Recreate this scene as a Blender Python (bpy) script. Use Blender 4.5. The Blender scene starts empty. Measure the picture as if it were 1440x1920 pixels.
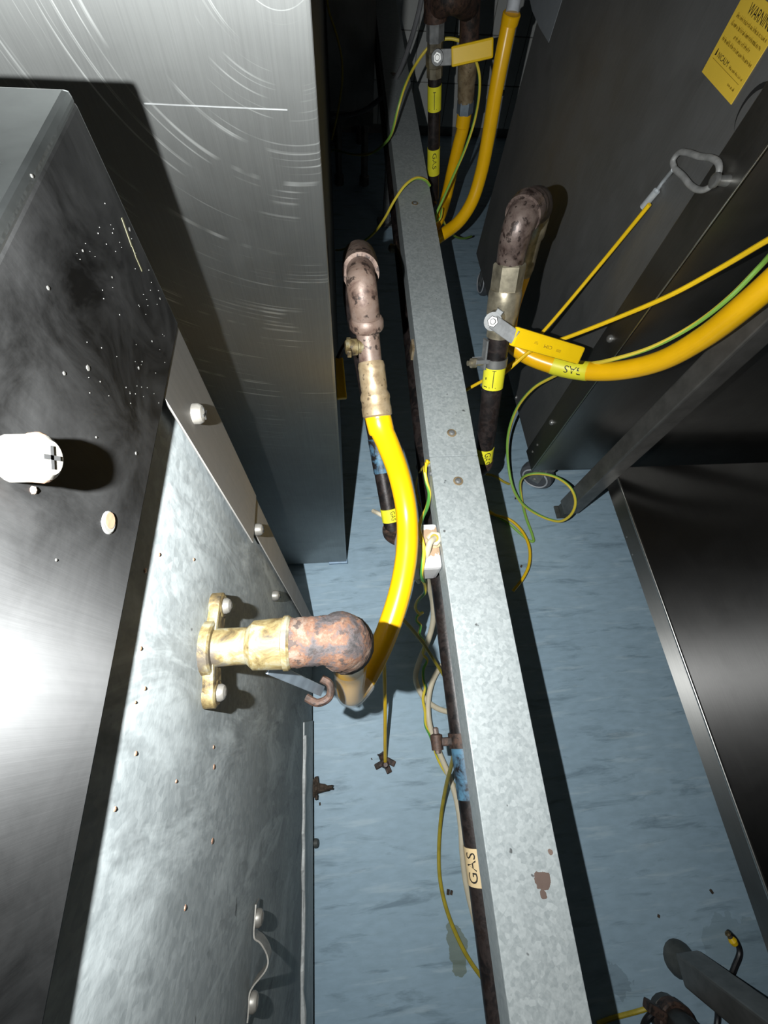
import bpy, bmesh, math, random
from mathutils import Vector, Matrix
random.seed(7)
scene = bpy.context.scene
COL = scene.collection

# ------------------------------------------------------------------ camera
FPX = 781.08                                  # focal length in pixels of a 1440 px wide frame
AX = Vector((0.99542, 0.04109, -0.08631))     # rows: world X / Y / Z axes seen from the camera
def _basis():
    n = Vector((668 - 720, -(1334 - 960), -FPX)).normalized()      # straight down
    f = Vector((585 - 720, -(-690 - 960), -FPX))                   # along the aisle
    f = (f - n * f.dot(n)).normalized()
    z = -n
    x = f.cross(z)
    return Matrix((x, f, z))
RM = _basis()
EYE = Vector((0, 0, 1.0))
cam_d = bpy.data.cameras.new('camera')
cam_d.sensor_fit = 'HORIZONTAL'; cam_d.sensor_width = 36.0
cam_d.lens = FPX / 1440 * 36.0
cam_d.clip_start = 0.005; cam_d.clip_end = 30
cam = bpy.data.objects.new('camera', cam_d); COL.objects.link(cam)
cam.matrix_world = Matrix.Translation(EYE) @ RM.to_4x4()
scene.camera = cam

# ------------------------------------------------------------------ light
w = bpy.data.worlds.new('world'); scene.world = w; w.use_nodes = True
w.node_tree.nodes['Background'].inputs[0].default_value = (0.9, 0.95, 1.0, 1)
w.node_tree.nodes['Background'].inputs[1].default_value = 0.004
fl = bpy.data.lights.new('phone_flash', 'AREA'); fl.shape = 'DISK'; fl.size = 0.0045     # the phone's own LED lamp
fl.energy = 8.0; fl.color = (0.97, 1.0, 1.0)
flo = bpy.data.objects.new('phone_flash', fl); COL.objects.link(flo)
FLASH = Vector((-0.055, 0.02, 0.987))
flo.matrix_world = Matrix.Translation(FLASH) @ RM.to_4x4()          # faces the way the camera faces
scene.view_settings.view_transform = 'Standard'; scene.view_settings.look = 'None'
scene.view_settings.gamma = 1; scene.view_settings.use_curve_mapping = False
scene.view_settings.exposure = 0.0

# ------------------------------------------------------------------ pixel -> place
def ray(px, py):
    return RM @ Vector((px - 720, -(py - 960), -FPX)).normalized()
def Z(px, py, z): r = ray(px, py); return EYE + r * ((z - 1.0) / r.z)
def XP(px, py, x): r = ray(px, py); return EYE + r * (x / r.x)
def YP(px, py, y): r = ray(px, py); return EYE + r * (y / r.y)

# ------------------------------------------------------------------ materials
MATS = {}
class NT:
    def __init__(s, name):
        s.m = bpy.data.materials.new(name); s.m.use_nodes = True
        s.t = s.m.node_tree; s.b = s.t.nodes['Principled BSDF']; MATS[name] = s.m
    def n(s, typ, **kw):
        nd = s.t.nodes.new(typ)
        for k, v in kw.items():
            if k.startswith('_'): setattr(nd, k[1:], v)
        return nd
    def set(s, nd, **kw):
        for k, v in kw.items(): s.put(v, nd.inputs[k.replace('__', ' ')])
    def put(s, v, inp):
        if isinstance(v, bpy.types.NodeSocket): s.t.links.new(v, inp)
        elif isinstance(v, (tuple, list)) and inp.type == 'RGBA': inp.default_value = (*v[:3], 1)
        else: inp.default_value = v
    def co(s, scale=(1, 1, 1), kind='Object', off=(0, 0, 0)):
        c = s.n('ShaderNodeTexCoord'); mp = s.n('ShaderNodeMapping')
        s.t.links.new(c.outputs[kind], mp.inputs[0]); mp.inputs['Scale'].default_value = scale
        mp.inputs['Location'].default_value = off
        return mp.outputs[0]
    def noise(s, vec, scale, detail=3, rough=.55, dist=0):
        nd = s.n('ShaderNodeTexNoise'); s.put(vec, nd.inputs['Vector'])
        nd.inputs['Scale'].default_value = scale; nd.inputs['Detail'].default_value = detail
        nd.inputs['Roughness'].default_value = rough; nd.inputs['Distortion'].default_value = dist
        return nd.outputs['Fac']
    def vor(s, vec, scale, out='Color', feature='F1'):
        nd = s.n('ShaderNodeTexVoronoi'); nd.feature = feature; s.put(vec, nd.inputs['Vector'])
        nd.inputs['Scale'].default_value = scale
        return nd.outputs[out]
    def ramp(s, fac, stops, interp='LINEAR'):
        nd = s.n('ShaderNodeValToRGB'); s.put(fac, nd.inputs[0]); cr = nd.color_ramp; cr.interpolation = interp
        while len(cr.elements) < len(stops): cr.elements.new(.5)
        for e, (p, c) in zip(cr.elements, stops):
            e.position = p; e.color = (*c, 1) if isinstance(c, (tuple, list)) else (c, c, c, 1)
        return nd.outputs[0]
    def mix(s, fac, a, b, mode='MIX'):
        nd = s.n('ShaderNodeMix'); nd.data_type = 'RGBA'; nd.blend_type = mode
        s.put(fac, nd.inputs[0]); s.put(a, nd.inputs[6]); s.put(b, nd.inputs[7])
        return nd.outputs[2]
    def math(s, op, a, b=0.0, c=0.0):
        nd = s.n('ShaderNodeMath'); nd.operation = op
        s.put(a, nd.inputs[0]); s.put(b, nd.inputs[1]); s.put(c, nd.inputs[2])
        return nd.outputs[0]
    def sep(s, vec):
        nd = s.n('ShaderNodeSeparateXYZ'); s.put(vec, nd.inputs[0]); return nd.outputs
    def vec(s, x, y, z):
        nd = s.n('ShaderNodeCombineXYZ'); s.put(x, nd.inputs[0]); s.put(y, nd.inputs[1]); s.put(z, nd.inputs[2]); return nd.outputs[0]
    def bump(s, h, strength=.2, dist=.001):
        nd = s.n('ShaderNodeBump'); s.put(h, nd.inputs['Height'])
        nd.inputs['Strength'].default_value = strength; nd.inputs['Distance'].default_value = dist
        s.t.links.new(nd.outputs[0], s.b.inputs['Normal'])
    def out(s, **kw):
        for k, v in kw.items(): s.put(v, s.b.inputs[k.replace('__', ' ')])
        return s.m

def plain(name, col, rough=.5, metal=0., var=.15, scale=60, bump=0., **kw):
    m = NT(name); f = m.noise(m.co(), scale, 4)
    c = m.mix(m.ramp(f, [(.3, 0.), (.7, 1.)]), tuple(x * (1 - var) for x in col), tuple(min(1, x * (1 + var)) for x in col))
    if bump: m.bump(f, bump)
    return m.out(Base__Color=c, Roughness=rough, Metallic=metal, **kw)

# floor vinyl: blue-grey with short darker dashes running across the aisle
m = NT('vinyl_floor')
big = m.noise(m.co(), 2.2, 4)
dash = m.noise(m.co((7, 42, 1)), 1.0, 5, .65, .4)
fine = m.noise(m.co((3.5, 10, 1)), 9, 3)
c = m.mix(m.ramp(big, [(.3, 0.), (.7, 1.)]), (.33, .465, .57), (.39, .535, .64))
c = m.mix(m.ramp(dash, [(.55, 0.), (.68, .7)]), c, (.16, .235, .295))
c = m.mix(m.ramp(fine, [(.35, .22), (.65, 0.)]), c, (.18, .26, .31))
dash2 = m.noise(m.co((6, 50, 1), off=(3, 7, 0)), 1.3, 4, .6, .3)
c = m.mix(m.ramp(dash2, [(.57, 0.), (.68, .5)]), c, (.52, .645, .71))
def spot(m, P, r, rag, fac, base, col, nscale=30, squash=(1, 1, 1)):
    """a stain with its own ragged outline at a place on the surface"""
    sp = m.sep(m.co())
    d2 = None
    for i in range(3):
        d = m.math('MULTIPLY', m.math('SUBTRACT', sp[i], P[i]), squash[i])
        d = m.math('MULTIPLY', d, d)
        d2 = d if d2 is None else m.math('ADD', d2, d)
    dd = m.math('ADD', m.math('SQRT', d2), m.math('MULTIPLY', m.math('SUBTRACT', m.noise(m.co(), nscale, 4), .5), rag))
    return m.mix(m.math('MULTIPLY', m.math('LESS_THAN', dd, r), fac), base, col)
P = Z(856, 1778, 0)
c = spot(m, P, .028, .05, .6, c, (.13, .14, .035), 45, (1.6, .8, 1))
c = spot(m, Z(880, 1420, 0), .09, .16, .12, c, (.10, .16, .15), 14, (1.6, .6, 1))
c = spot(m, Z(1395, 1800, 0), .07, .14, .2, c, (.07, .10, .09), 22)
c = spot(m, Z(1165, 1840, 0), .02, .06, .3, c, (.08, .11, .13), 40)
m.bump(dash, .12, .002)
m.out(Base__Color=c, Roughness=.55)

def galv(name, lo, hi, rough=.42, metal=.55, scale=130, marks=0.35, spots=(), streak=False):
    m = NT(name)
    v = m.vor(m.co(), scale, 'Color'); cell = m.sep(v)[0]
    n1 = m.noise(m.co(), 9, 5, .6); n2 = m.noise(m.co(), 260, 2)
    f = m.math('ADD', m.math('MULTIPLY', cell, .35), m.math('MULTIPLY', n2, .65))
    c = m.mix(m.ramp(f, [(.25, 0.), (.75, 1.)]), lo, hi)
    c = m.mix(m.ramp(n1, [(.35, marks), (.62, 0.)]), c, tuple(x * .62 for x in lo))
    sp = m.noise(m.co(), 75, 2, .4)
    c = m.mix(m.ramp(sp, [(.76, 0.), (.79, .8)]), c, (.06, .06, .06))
    if streak:
        s2 = m.noise(m.co((60, 22, 8)), 1.0, 5, .7, .6)
        c = m.mix(m.ramp(s2, [(.52, 0.), (.66, .5)]), c, tuple(min(1, x * 1.45) for x in hi))
        s3 = m.noise(m.co((60, 35, 12), off=(2, 5, 1)), 1.0, 4, .7, .5)
        c = m.mix(m.ramp(s3, [(.56, 0.), (.68, .55)]), c, tuple(x * .5 for x in lo))
    for (P, r, rag, col, ns, sq) in spots: c = spot(m, P, r, rag, 1.0, c, col, ns, sq)
    m.bump(m.math('ADD', n2, m.math('MULTIPLY', cell, .4)), .12, .0006)
    return m.out(Base__Color=c, Roughness=m.ramp(f, [(.2, rough - .08), (.8, rough + .1)]), Metallic=metal)

def steel(name, tangent, base=(.52, .52, .5), rough=.36, aniso=.75, grain=(1, 1, 1), smear=.25, scratch=None, film=0.0):
    """brushed stainless steel; the highlight spreads along `tangent`, the grain runs across it"""
    m = NT(name)
    g = m.noise(m.co(grain), 1.0, 3, .7)
    s1 = m.noise(m.co(), 14, 5, .6, .4)
    c = m.mix(m.ramp(g, [(.3, 0.), (.7, 1.)]), tuple(x * .88 for x in base), base)
    c = m.mix(m.ramp(s1, [(.35, smear), (.65, 0.)]), c, tuple(x * .6 for x in base))
    h = g
    r = m.ramp(s1, [(.3, rough + .1), (.7, rough)])
    if scratch is not None:
        sp = m.sep(m.co())
        dx = m.math('SUBTRACT', sp[0], scratch[0]); dz = m.math('SUBTRACT', sp[2], scratch[2])
        rr = m.math('SQRT', m.math('ADD', m.math('MULTIPLY', dx, dx), m.math('MULTIPLY', dz, dz)))
        ring = m.noise(m.vec(m.math('MULTIPLY', rr, 520.), m.math('MULTIPLY', dx, 5.), m.math('MULTIPLY', dz, 3.)), 1.0, 1, .5)
        msk = m.noise(m.co((26, 26, 26)), 1.0, 2)
        ln = m.math('MULTIPLY', m.ramp(ring, [(.60, 0.), (.68, 1.)]), m.ramp(msk, [(.46, 0.), (.62, 1.)]))
        ln = m.math('MULTIPLY', ln, m.ramp(rr, [(.30, 1.), (.42, .12)]))
        c = m.mix(m.math('MULTIPLY', ln, .6), c, (.95, .97, .95))
        r = m.mix(ln, r, (.62, .62, .62))
    m.bump(h, .08, .0004)
    m.out(Base__Color=c, Roughness=r, Metallic=m.ramp(m.noise(m.co(), 24, 6, .65, .6), [(.38, 1.0), (.68, 1.0 - film)]), Anisotropic=aniso)
    m.put(Vector(tangent), m.b.inputs['Tangent']) if False else None
    tv = m.n('ShaderNodeCombineXYZ')
    for i in range(3): tv.inputs[i].default_value = tangent[i]
    m.t.links.new(tv.outputs[0], m.b.inputs['Tangent'])
    return m.m

def rust(name, cols, rough=.75, metal=.15, scale=55, bump=.5):
    m = NT(name); f = m.noise(m.co(), scale, 6, .65, .3); f2 = m.noise(m.co(off=(3, 1, 2)), scale * 2.6, 4, .6)
    k = len(cols)
    c = m.ramp(f, [(.36 + .26 * i / (k - 1), col) for i, col in enumerate(cols)])
    c = m.mix(m.ramp(f2, [(.57, 0.), (.62, .85)]), c, (.02, .013, .011))
    m.bump(f2, bump, .0012)
    return m.out(Base__Color=c, Roughness=rough, Metallic=metal)

rust('rust_orange', [(.014, .012, .012), (.040, .032, .032), (.082, .036, .018), (.115, .08, .06)], .8, .1, 60, .9)
rust('rust_pink', [(.045, .028, .022), (.13, .083, .065), (.18, .125, .098), (.20, .145, .118)], .5, .25, 45, .35)
rust('rust_brown', [(.035, .022, .018), (.085, .06, .052), (.13, .095, .082), (.155, .118, .102)], .42, .3, 48, .3)
rust('rust_dark', [(.012, .009, .008), (.04, .026, .02), (.09, .05, .035), (.05, .03, .025)], .6, .2, 50, .5)
rust('black_pipe', [(.008, .0075, .008), (.012, .010, .010), (.035, .026, .024), (.016, .013, .013)], .42, .2, 40, .3)
m = NT('brass_dirty')
f = m.noise(m.co(), 70, 6, .65, .5); f2 = m.noise(m.co(off=(5, 2, 1)), 38, 4)
c = m.ramp(f, [(.37, (.03, .022, .012)), (.46, (.10, .07, .028)), (.54, (.16, .125, .055)), (.63, (.20, .185, .13))])
c = m.mix(m.ramp(f2, [(.58, 0.), (.66, .8)]), c, (.06, .052, .045))
m.bump(f, .4, .001); m.out(Base__Color=c, Roughness=.55, Metallic=.3)
m = NT('brass_tan')
f = m.noise(m.co(), 60, 5, .6, .4); f2 = m.noise(m.co(off=(1, 2, 1)), 170, 3)
c = m.ramp(f, [(.3, (.20, .14, .08)), (.5, (.36, .27, .16)), (.7, (.45, .36, .24))])
c = m.mix(m.ramp(f2, [(.62, 0.), (.68, .7)]), c, (.07, .045, .03))
m.bump(f2, .25, .001); m.out(Base__Color=c, Roughness=.45, Metallic=.45)
plain('brass_nickel', (.36, .32, .235), .38, .7, .4, 70, .25)
plain('hose_yellow', (.92, .50, .004), .3, 0, .05, 30)
plain('grip_yellow', (.93, .60, .006), .4, 0, .04, 40)
plain('label_yellow', (.80, .74, .03), .45, 0, .06, 60)
plain('label_cream', (.66, .50, .28), .5, 0, .1, 60)
plain('notice_yellow', (.86, .58, .06), .5, 0, .04, 20)
plain('ink', (.015, .013, .01), .6, 0, .1)
plain('ink_faded', (.28, .17, .01), .6, 0, .1)
plain('rope_yellow', (.88, .56, .01), .4, 0, .06, 60)
plain('wire_olive', (.42, .33, .03), .5, 0, .2, 50)
plain('cable_cream', (.70, .62, .46), .45, 0, .08, 40)
plain('cable_black', (.012, .012, .014), .4, 0, .2)
plain('cable_grey', (.20, .20, .21), .35, 0, .1)
plain('zinc', (.19, .195, .195), .55, .3, .25, 90, .15)
plain('ferrule_white', (.50, .53, .55), .45, .2, .1, 80)
plain('zinc_light', (.40, .40, .39), .45, .4, .25, 90, .2)
plain('zinc_blue', (.25, .30, .35), .4, .6, .2, 60, .15)
plain('chrome', (.30, .30, .29), .42, .7, .15, 80)
plain('edge_highlight', (.62, .61, .58), .3, 1., .05, 80)  # paler steel that puts the highlight along metal edges into the colour
plain('screw_white', (.13, .122, .108), .45, .4, .3, 120, .2)
plain('scrape', (.04, .037, .017), .6, 0, .2, 90)
plain('splash', (.03, .029, .026), .6, 0, .3, 120)
plain('rubber_grey', (.085, .09, .10), .5, 0, .15)
plain('castor_ring', (.50, .52, .55), .45, 0, .1)
plain('dark_steel', (.10, .098, .092), .45, .8, .25, 30, .1)
plain('leg_steel', (.20, .19, .175), .45, .75, .25, 30, .1)
plain('foot_black', (.07, .075, .07), .6, .1, .3, 60, .2)
plain('grime', (.055, .038, .026), .9, 0, .6, 150, .9)
plain('tile_white', (.82, .83, .80), .25, 0, .04, 10)
plain('grout', (.25, .25, .24), .8, 0, .15, 40)
m = NT('paint_blue')
f = m.noise(m.co(), 55, 5, .65, .3)
m.out(Base__Color=m.ramp(f, [(.42, (.012, .01, .01)), (.50, (.05, .10, .15)), (.62, (.08, .19, .28))]), Roughness=.5)
plain('film_blue', (.28, .42, .58), .35, 0, .2, 60)
plain('sticker_grey', (.36, .39, .42), .45, 0, .06, 40)
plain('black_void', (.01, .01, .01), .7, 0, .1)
plain('copper_old', (.30, .17, .11), .5, .5, .3, 90, .3)
m = NT('sleeve_clear')
m.out(Base__Color=(.70, .74, .76), Roughness=.25, Alpha=.32)
m = NT('box_white')
P_GLAND = Z(812, 1012, .437)
c = m.mix(m.ramp(m.noise(m.co(), 40, 3), [(.3, 0.), (.7, 1.)]), (.62, .60, .60), (.70, .68, .67))
MBOX = (m, c)
# earth wire: yellow sheath with a green stripe winding slowly round it
m = NT('earth_wire')
uvn = m.n('ShaderNodeTexCoord'); u = m.sep(uvn.outputs['UV'])
tw = m.math('FRACT', m.math('ADD', u[1], m.math('MULTIPLY', u[0], 7.)))
c = m.mix(m.ramp(tw, [(.60, 0.), (.66, 1.)]), (.78, .60, .05), (.10, .36, .06))
m.out(Base__Color=c, Roughness=.42)
m = NT('earth_wire_light')
uvn = m.n('ShaderNodeTexCoord'); u = m.sep(uvn.outputs['UV'])
tw = m.math('FRACT', m.math('ADD', u[1], m.math('MULTIPLY', u[0], 1.6)))
c = m.mix(m.ramp(tw, [(.52, 0.), (.60, 1.)]), (.80, .62, .06), (.25, .50, .08))
m.out(Base__Color=c, Roughness=.42)

P_PATCH = Z(1018, 1652, .45); T_BASE = Vector(((.1315 + .2095) / 2, (-1.3 + .3525) / 2, .45 - .05))

# ------------------------------------------------------------------ mesh helpers
def box(bm, lo, hi, bev=0.):
    lo = Vector(lo); hi = Vector(hi)
    r = bmesh.ops.create_cube(bm, size=1.0)
    vs = r['verts']
    for v in vs:
        v.co = Vector([(lo[i] + hi[i]) / 2 + v.co[i] * (hi[i] - lo[i]) for i in range(3)])
    if bev:
        es = list({e for v in vs for e in v.link_edges})
        bmesh.ops.bevel(bm, geom=es, offset=bev, segments=2, affect='EDGES', profile=.6)
    return bm
def obox(bm, c, a, n, dims, bev=0.):
    """box centred at c, long axis a, face normal n; dims = length, width, thickness"""
    a = Vector(a).normalized(); n = (Vector(n) - a * Vector(n).dot(a)).normalized(); wv = n.cross(a)
    r = bmesh.ops.create_cube(bm, size=1.0); vs = r['verts']
    for v in vs:
        v.co = Vector(c) + a * v.co.x * dims[0] + wv * v.co.y * dims[1] + n * v.co.z * dims[2]
    if bev:
        es = list({e for v in vs for e in v.link_edges})
        bmesh.ops.bevel(bm, geom=es, offset=bev, segments=2, affect='EDGES', profile=.6)
    return bm
def smooth(pts, per=8):
    pts = [Vector(p) for p in pts]
    if len(pts) < 3: return pts
    ext = [pts[0] * 2 - pts[1]] + pts + [pts[-1] * 2 - pts[-2]]
    out = []
    for i in range(1, len(ext) - 2):
        p0, p1, p2, p3 = ext[i - 1:i + 3]
        t1 = max((p1 - p0).length, 1e-6) ** .5; t2 = max((p2 - p1).length, 1e-6) ** .5; t3 = max((p3 - p2).length, 1e-6) ** .5
        m1 = ((p1 - p0) / t1 - (p2 - p0) / (t1 + t2) + (p2 - p1) / t2) * t2
        m2 = ((p2 - p1) / t2 - (p3 - p1) / (t2 + t3) + (p3 - p2) / t3) * t2
        for k in range(per):
            t = k / per
            out.append((2 * t**3 - 3 * t**2 + 1) * p1 + (t**3 - 2 * t**2 + t) * m1 + (-2 * t**3 + 3 * t**2) * p2 + (t**3 - t**2) * m2)
    out.append(pts[-1]); return out
def tube(bm, pts, r, seg=12, cap=True):
    """sweep a circle along pts; r is one radius or one per point; UV = (length in metres, turn)"""
    pts = [Vector(p) for p in pts]; n = len(pts)
    rs = r if isinstance(r, (list, tuple)) else [r] * n
    uvl = bm.loops.layers.uv.verify()
    tan = [(pts[min(i + 1, n - 1)] - pts[max(i - 1, 0)]).normalized() for i in range(n)]
    ref = Vector((0, 0, 1)) if abs(tan[0].z) < .9 else Vector((1, 0, 0))
    nrm = (ref - tan[0] * ref.dot(tan[0])).normalized()
    rings = []; lens = [0.]
    for i in range(n):
        if i:
            nrm = nrm - tan[i] * nrm.dot(tan[i])
            if nrm.length < 1e-5: nrm = tan[i].orthogonal()
            nrm.normalize(); lens.append(lens[-1] + (pts[i] - pts[i - 1]).length)
        b = tan[i].cross(nrm)
        rings.append([bm.verts.new(pts[i] + (nrm * math.cos(2 * math.pi * k / seg) + b * math.sin(2 * math.pi * k / seg)) * rs[i]) for k in range(seg)])
    for i in range(n - 1):
        for k in range(seg):
            k2 = (k + 1) % seg
            f = bm.faces.new((rings[i][k], rings[i][k2], rings[i + 1][k2], rings[i + 1][k])); f.smooth = True
            for lp, (uu, vv) in zip(f.loops, ((lens[i], k / seg), (lens[i], (k + 1) / seg), (lens[i + 1], (k + 1) / seg), (lens[i + 1], k / seg))):
                lp[uvl].uv = (uu, vv)
    if cap:
        bm.faces.new(list(reversed(rings[0]))); bm.faces.new(rings[-1])
    return bm
def lathe(bm, p0, axis, prof, seg=20):
    """surface of revolution; prof = [(distance along axis, radius)]; sharp where radii step"""
    axis = Vector(axis).normalized()
    a = axis.orthogonal().normalized(); b = axis.cross(a)
    rings = []
    for d, r in prof:
        rings.append([bm.verts.new(Vector(p0) + axis * d + (a * math.cos(2 * math.pi * k / seg) + b * math.sin(2 * math.pi * k / seg)) * max(r, 1e-5)) for k in range(seg)])
    for i in range(len(rings) - 1):
        for k in range(seg):
            f = bm.faces.new((rings[i][k], rings[i][(k + 1) % seg], rings[i + 1][(k + 1) % seg], rings[i + 1][k])); f.smooth = seg > 8
    bm.faces.new(list(reversed(rings[0]))); bm.faces.new(rings[-1])
    return bm
def plate(bm, pts, n, th):
    """flat polygon with thickness th along n"""
    n = Vector(n).normalized()
    lo = [bm.verts.new(Vector(p)) for p in pts]; hi = [bm.verts.new(Vector(p) + n * th) for p in pts]
    k = len(pts)
    bm.faces.new(list(reversed(lo))); bm.faces.new(hi)
    for i in range(k): bm.faces.new((lo[i], lo[(i + 1) % k], hi[(i + 1) % k], hi[i]))
    bmesh.ops.recalc_face_normals(bm, faces=bm.faces)
    return bm

def thing(name, label, cat, loc, group=None):
    o = bpy.data.objects.new(name, None); COL.objects.link(o)
    o.empty_display_size = .02
    o.location = loc; o['label'] = label; o['category'] = cat
    if group: o['group'] = group
    o['_base'] = list(loc)
    return o
def base_of(o):
    b = Vector((0, 0, 0))
    while o is not None: b += o.location; o = o.parent
    return b
def sharpen(bm, angle):
    """flat faces stay flat; curved ones are smooth except across edges sharper than `angle`"""
    bm.normal_update(); lim = math.radians(angle)
    for e in bm.edges:
        if len(e.link_faces) == 2 and e.calc_face_angle(0) > lim: e.smooth = False
def obj(name, bm, mat, parent=None, label=None, angle=35):
    """link bm (world coordinates) as ONE mesh object under parent"""
    b = base_of(parent) if parent is not None else Vector((0, 0, 0))
    if parent is not None: bmesh.ops.translate(bm, verts=bm.verts, vec=-b)
    sharpen(bm, angle)
    me = bpy.data.meshes.new(name); bm.to_mesh(me); bm.free()
    o = bpy.data.objects.new(name, me); COL.objects.link(o); o.parent = parent
    o.data.materials.append(MATS[mat])
    if label: o['label'] = label
    return o
def solo(name, bm, mat, label, cat, origin, group=None):
    """a thing that is one mesh, its origin at a point of its own"""
    bmesh.ops.translate(bm, verts=bm.verts, vec=-Vector(origin))
    sharpen(bm, 35)
    me = bpy.data.meshes.new(name); bm.to_mesh(me); bm.free()
    o = bpy.data.objects.new(name, me); COL.objects.link(o); o.location = origin
    o.data.materials.append(MATS[mat]); o['label'] = label; o['category'] = cat
    if group: o['group'] = group
    return o
def struct(name, bm, mat):
    o = obj(name, bm, mat); o['kind'] = 'structure'; return o
NB = bmesh.new

def text_mesh(s, size, extr=0.0):
    cu = bpy.data.curves.new('t', 'FONT'); cu.body = s; cu.size = size; cu.align_x = 'CENTER'; cu.align_y = 'CENTER'
    cu.resolution_u = 3
    o = bpy.data.objects.new('t', cu); COL.objects.link(o)
    dg = bpy.context.evaluated_depsgraph_get(); me = bpy.data.meshes.new_from_object(o.evaluated_get(dg))
    vs = [v.co.copy() for v in me.vertices]; fs = [tuple(p.vertices) for p in me.polygons]
    bpy.data.objects.remove(o); bpy.data.curves.remove(cu); bpy.data.meshes.remove(me)
    return vs, fs
def glyphs_from(rects):
    vs, fs = [], []
    for (x0, y0, x1, y1) in rects:
        b = len(vs); vs += [Vector((x0, y0, 0)), Vector((x1, y0, 0)), Vector((x1, y1, 0)), Vector((x0, y1, 0))]; fs.append((b, b + 1, b + 2, b + 3))
    return vs, fs
def lay_flat(bm, vf, o, ux, uy, off=.0004):
    n = Vector(ux).cross(Vector(uy)).normalized(); vs, fs = vf
    nv = [bm.verts.new(Vector(o) + Vector(ux) * v.x + Vector(uy) * v.y + n * off) for v in vs]
    for f in fs:
        try: bm.faces.new([nv[i] for i in f])
        except ValueError: pass
    return bm
def lay_round(bm, vf, c, axis, facing, r, flip=1):
    """wrap flat glyphs round a pipe: text runs along axis, its height goes round the pipe, centred on `facing`"""
    axis = Vector(axis).normalized(); f = Vector(facing); f = (f - axis * f.dot(axis)).normalized(); t = f.cross(axis)
    vs, fs = vf; nv = []
    for v in vs:
        an = v.y / r * flip
        nv.append(bm.verts.new(Vector(c) + axis * v.x * flip * 1.0 + (f * math.cos(an) + t * math.sin(an) * 1.0) * r))
    for fc in fs:
        try: bm.faces.new([nv[i] for i in fc])
        except ValueError: pass
    return bm

# ------------------------------------------------------------------ materials that need places
SPOTS_TRUNK_NEAR = [
    (P_PATCH - T_BASE, .0085, .013, (.17, .12, .10), 110, (1, 1, 1)),
    (P_PATCH - T_BASE + Vector((-.003, -.011, 0)), .0035, .006, (.17, .12, .10), 150, (1, 1, 1)),
    (Z(1032, 1597, .45) - T_BASE, .0028, .003, (.24, .17, .14), 150, (1, 1, 1)),
]
galv('galvanised_trunking', (.36, .40, .405), (.51, .55, .55), .5, .25, 200, .14, SPOTS_TRUNK_NEAR)
galv('galvanised_panel', (.24, .265, .27), (.36, .39, .395), .6, .05, 210, .5, streak=True)
MATS['galvanised_panel'].node_tree.nodes['Principled BSDF'].inputs['Specular IOR Level'].default_value = .12
galv('galvanised_hem', (.34, .35, .345), (.58, .60, .59), .6, .1, 60, .5)
steel('steel_upright', (1, 0, 0), (.40, .41, .40), .55, .8, (900, 900, 12), .18, scratch=YP(510, -110, .333) - Vector((-.5, 1.1, 0)))
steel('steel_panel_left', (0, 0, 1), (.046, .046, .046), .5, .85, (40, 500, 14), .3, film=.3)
steel('steel_top_left', (1, 0, 0), (.30, .32, .32), .25, .2, (60, 60, 60), .3, film=.02)
steel('steel_strip_left', (0, 0, 1), (.26, .25, .235), .55, .7, (120, 400, 12), .4)
steel('steel_dull_right', (0, 1, 0), (.34, .34, .335), .58, .3, (30, 300, 30), .25)
steel('steel_bright_right', (1, 0, 0), (.36, .35, .33), .33, .6, (500, 500, 14), .3)
steel('steel_shelf', (1, 0, 0), (.21, .205, .20), .46, 1.0, (700, 10, 700), .2)
steel('steel_shelf_lip', (0, 0, 1), (.52, .51, .49), .46, 1.0, (700, 10, 700), .2)
steel('steel_far', (1, 0, 0), (.30, .28, .26), .5, .3, (200, 200, 12), .3)
m, c = MBOX
c = spot(m, P_GLAND - Vector((.105, .215, .40)), .022, .022, .8, c, (.42, .25, .11), 110)
m.out(Base__Color=c, Roughness=.4)
# ------------------------------------------------------------------ setting
bm = NB(); box(bm, (-1.2, -1.6, -.05), (2.0, 2.6, 0)); struct('floor', bm, 'vinyl_floor')
WY = 2.45
bm = NB(); box(bm, (-1.2, WY, 0), (2.0, WY + .1, 2.2)); wall = struct('wall_back', bm, 'grout')
tme = None
TS = .15
for ix in range(-1, 6):
    for iz in range(0, 6):
        if tme is None:
            b2 = NB(); box(b2, (.0015, -.006, .0015), (TS - .0015, .004, TS - .0015), .0015)
            tme = bpy.data.meshes.new('tile'); b2.to_mesh(tme); b2.free(); tme.materials.append(MATS['tile_white'])
        t = bpy.data.objects.new('tile', tme); COL.objects.link(t); t.parent = wall
        t.location = (.06 + ix * TS, WY, .035 + iz * TS)

# ------------------------------------------------------------------ near-left counter unit
XL = -.085; XG = -.0905; YC = .191
unit = thing('counter_unit', 'low steel counter unit with a grey galvanised back panel, brass pipe fitting screwed to it', 'appliance', (-.5, -.4, 0))
bm = NB(); box(bm, (-.9, -1.3, .926), (XL, YC, .931), .002); obj('top', bm, 'steel_top_left', unit)
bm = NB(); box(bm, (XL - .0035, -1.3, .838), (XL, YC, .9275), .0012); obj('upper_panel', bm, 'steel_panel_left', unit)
bm = NB(); box(bm, (XL - .002, .143, .645), (XL - .0006, YC - .0005, .838), .0004)
obj('corner_strip', bm, 'steel_strip_left', unit)
bm = NB(); box(bm, (XL - .0032, .156, .045), (XL - .0018, YC - .0005, .70), .0004)
obj('corner_strip', bm, 'steel_strip_left', unit)
bm = NB(); box(bm, (XG - .002, -1.3, .046), (XG, .18, .86), .0005); obj('back_panel', bm, 'galvanised_panel', unit)
bm = NB()
pts = []
for i in range(60):
    y = -.03 - i * .022
    pts.append((XG + .0006 + random.uniform(0, .0012), y, .20 + random.uniform(-.008, .008)))
tube(bm, pts, [random.uniform(.003, .006) for _ in pts], 8)
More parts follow.
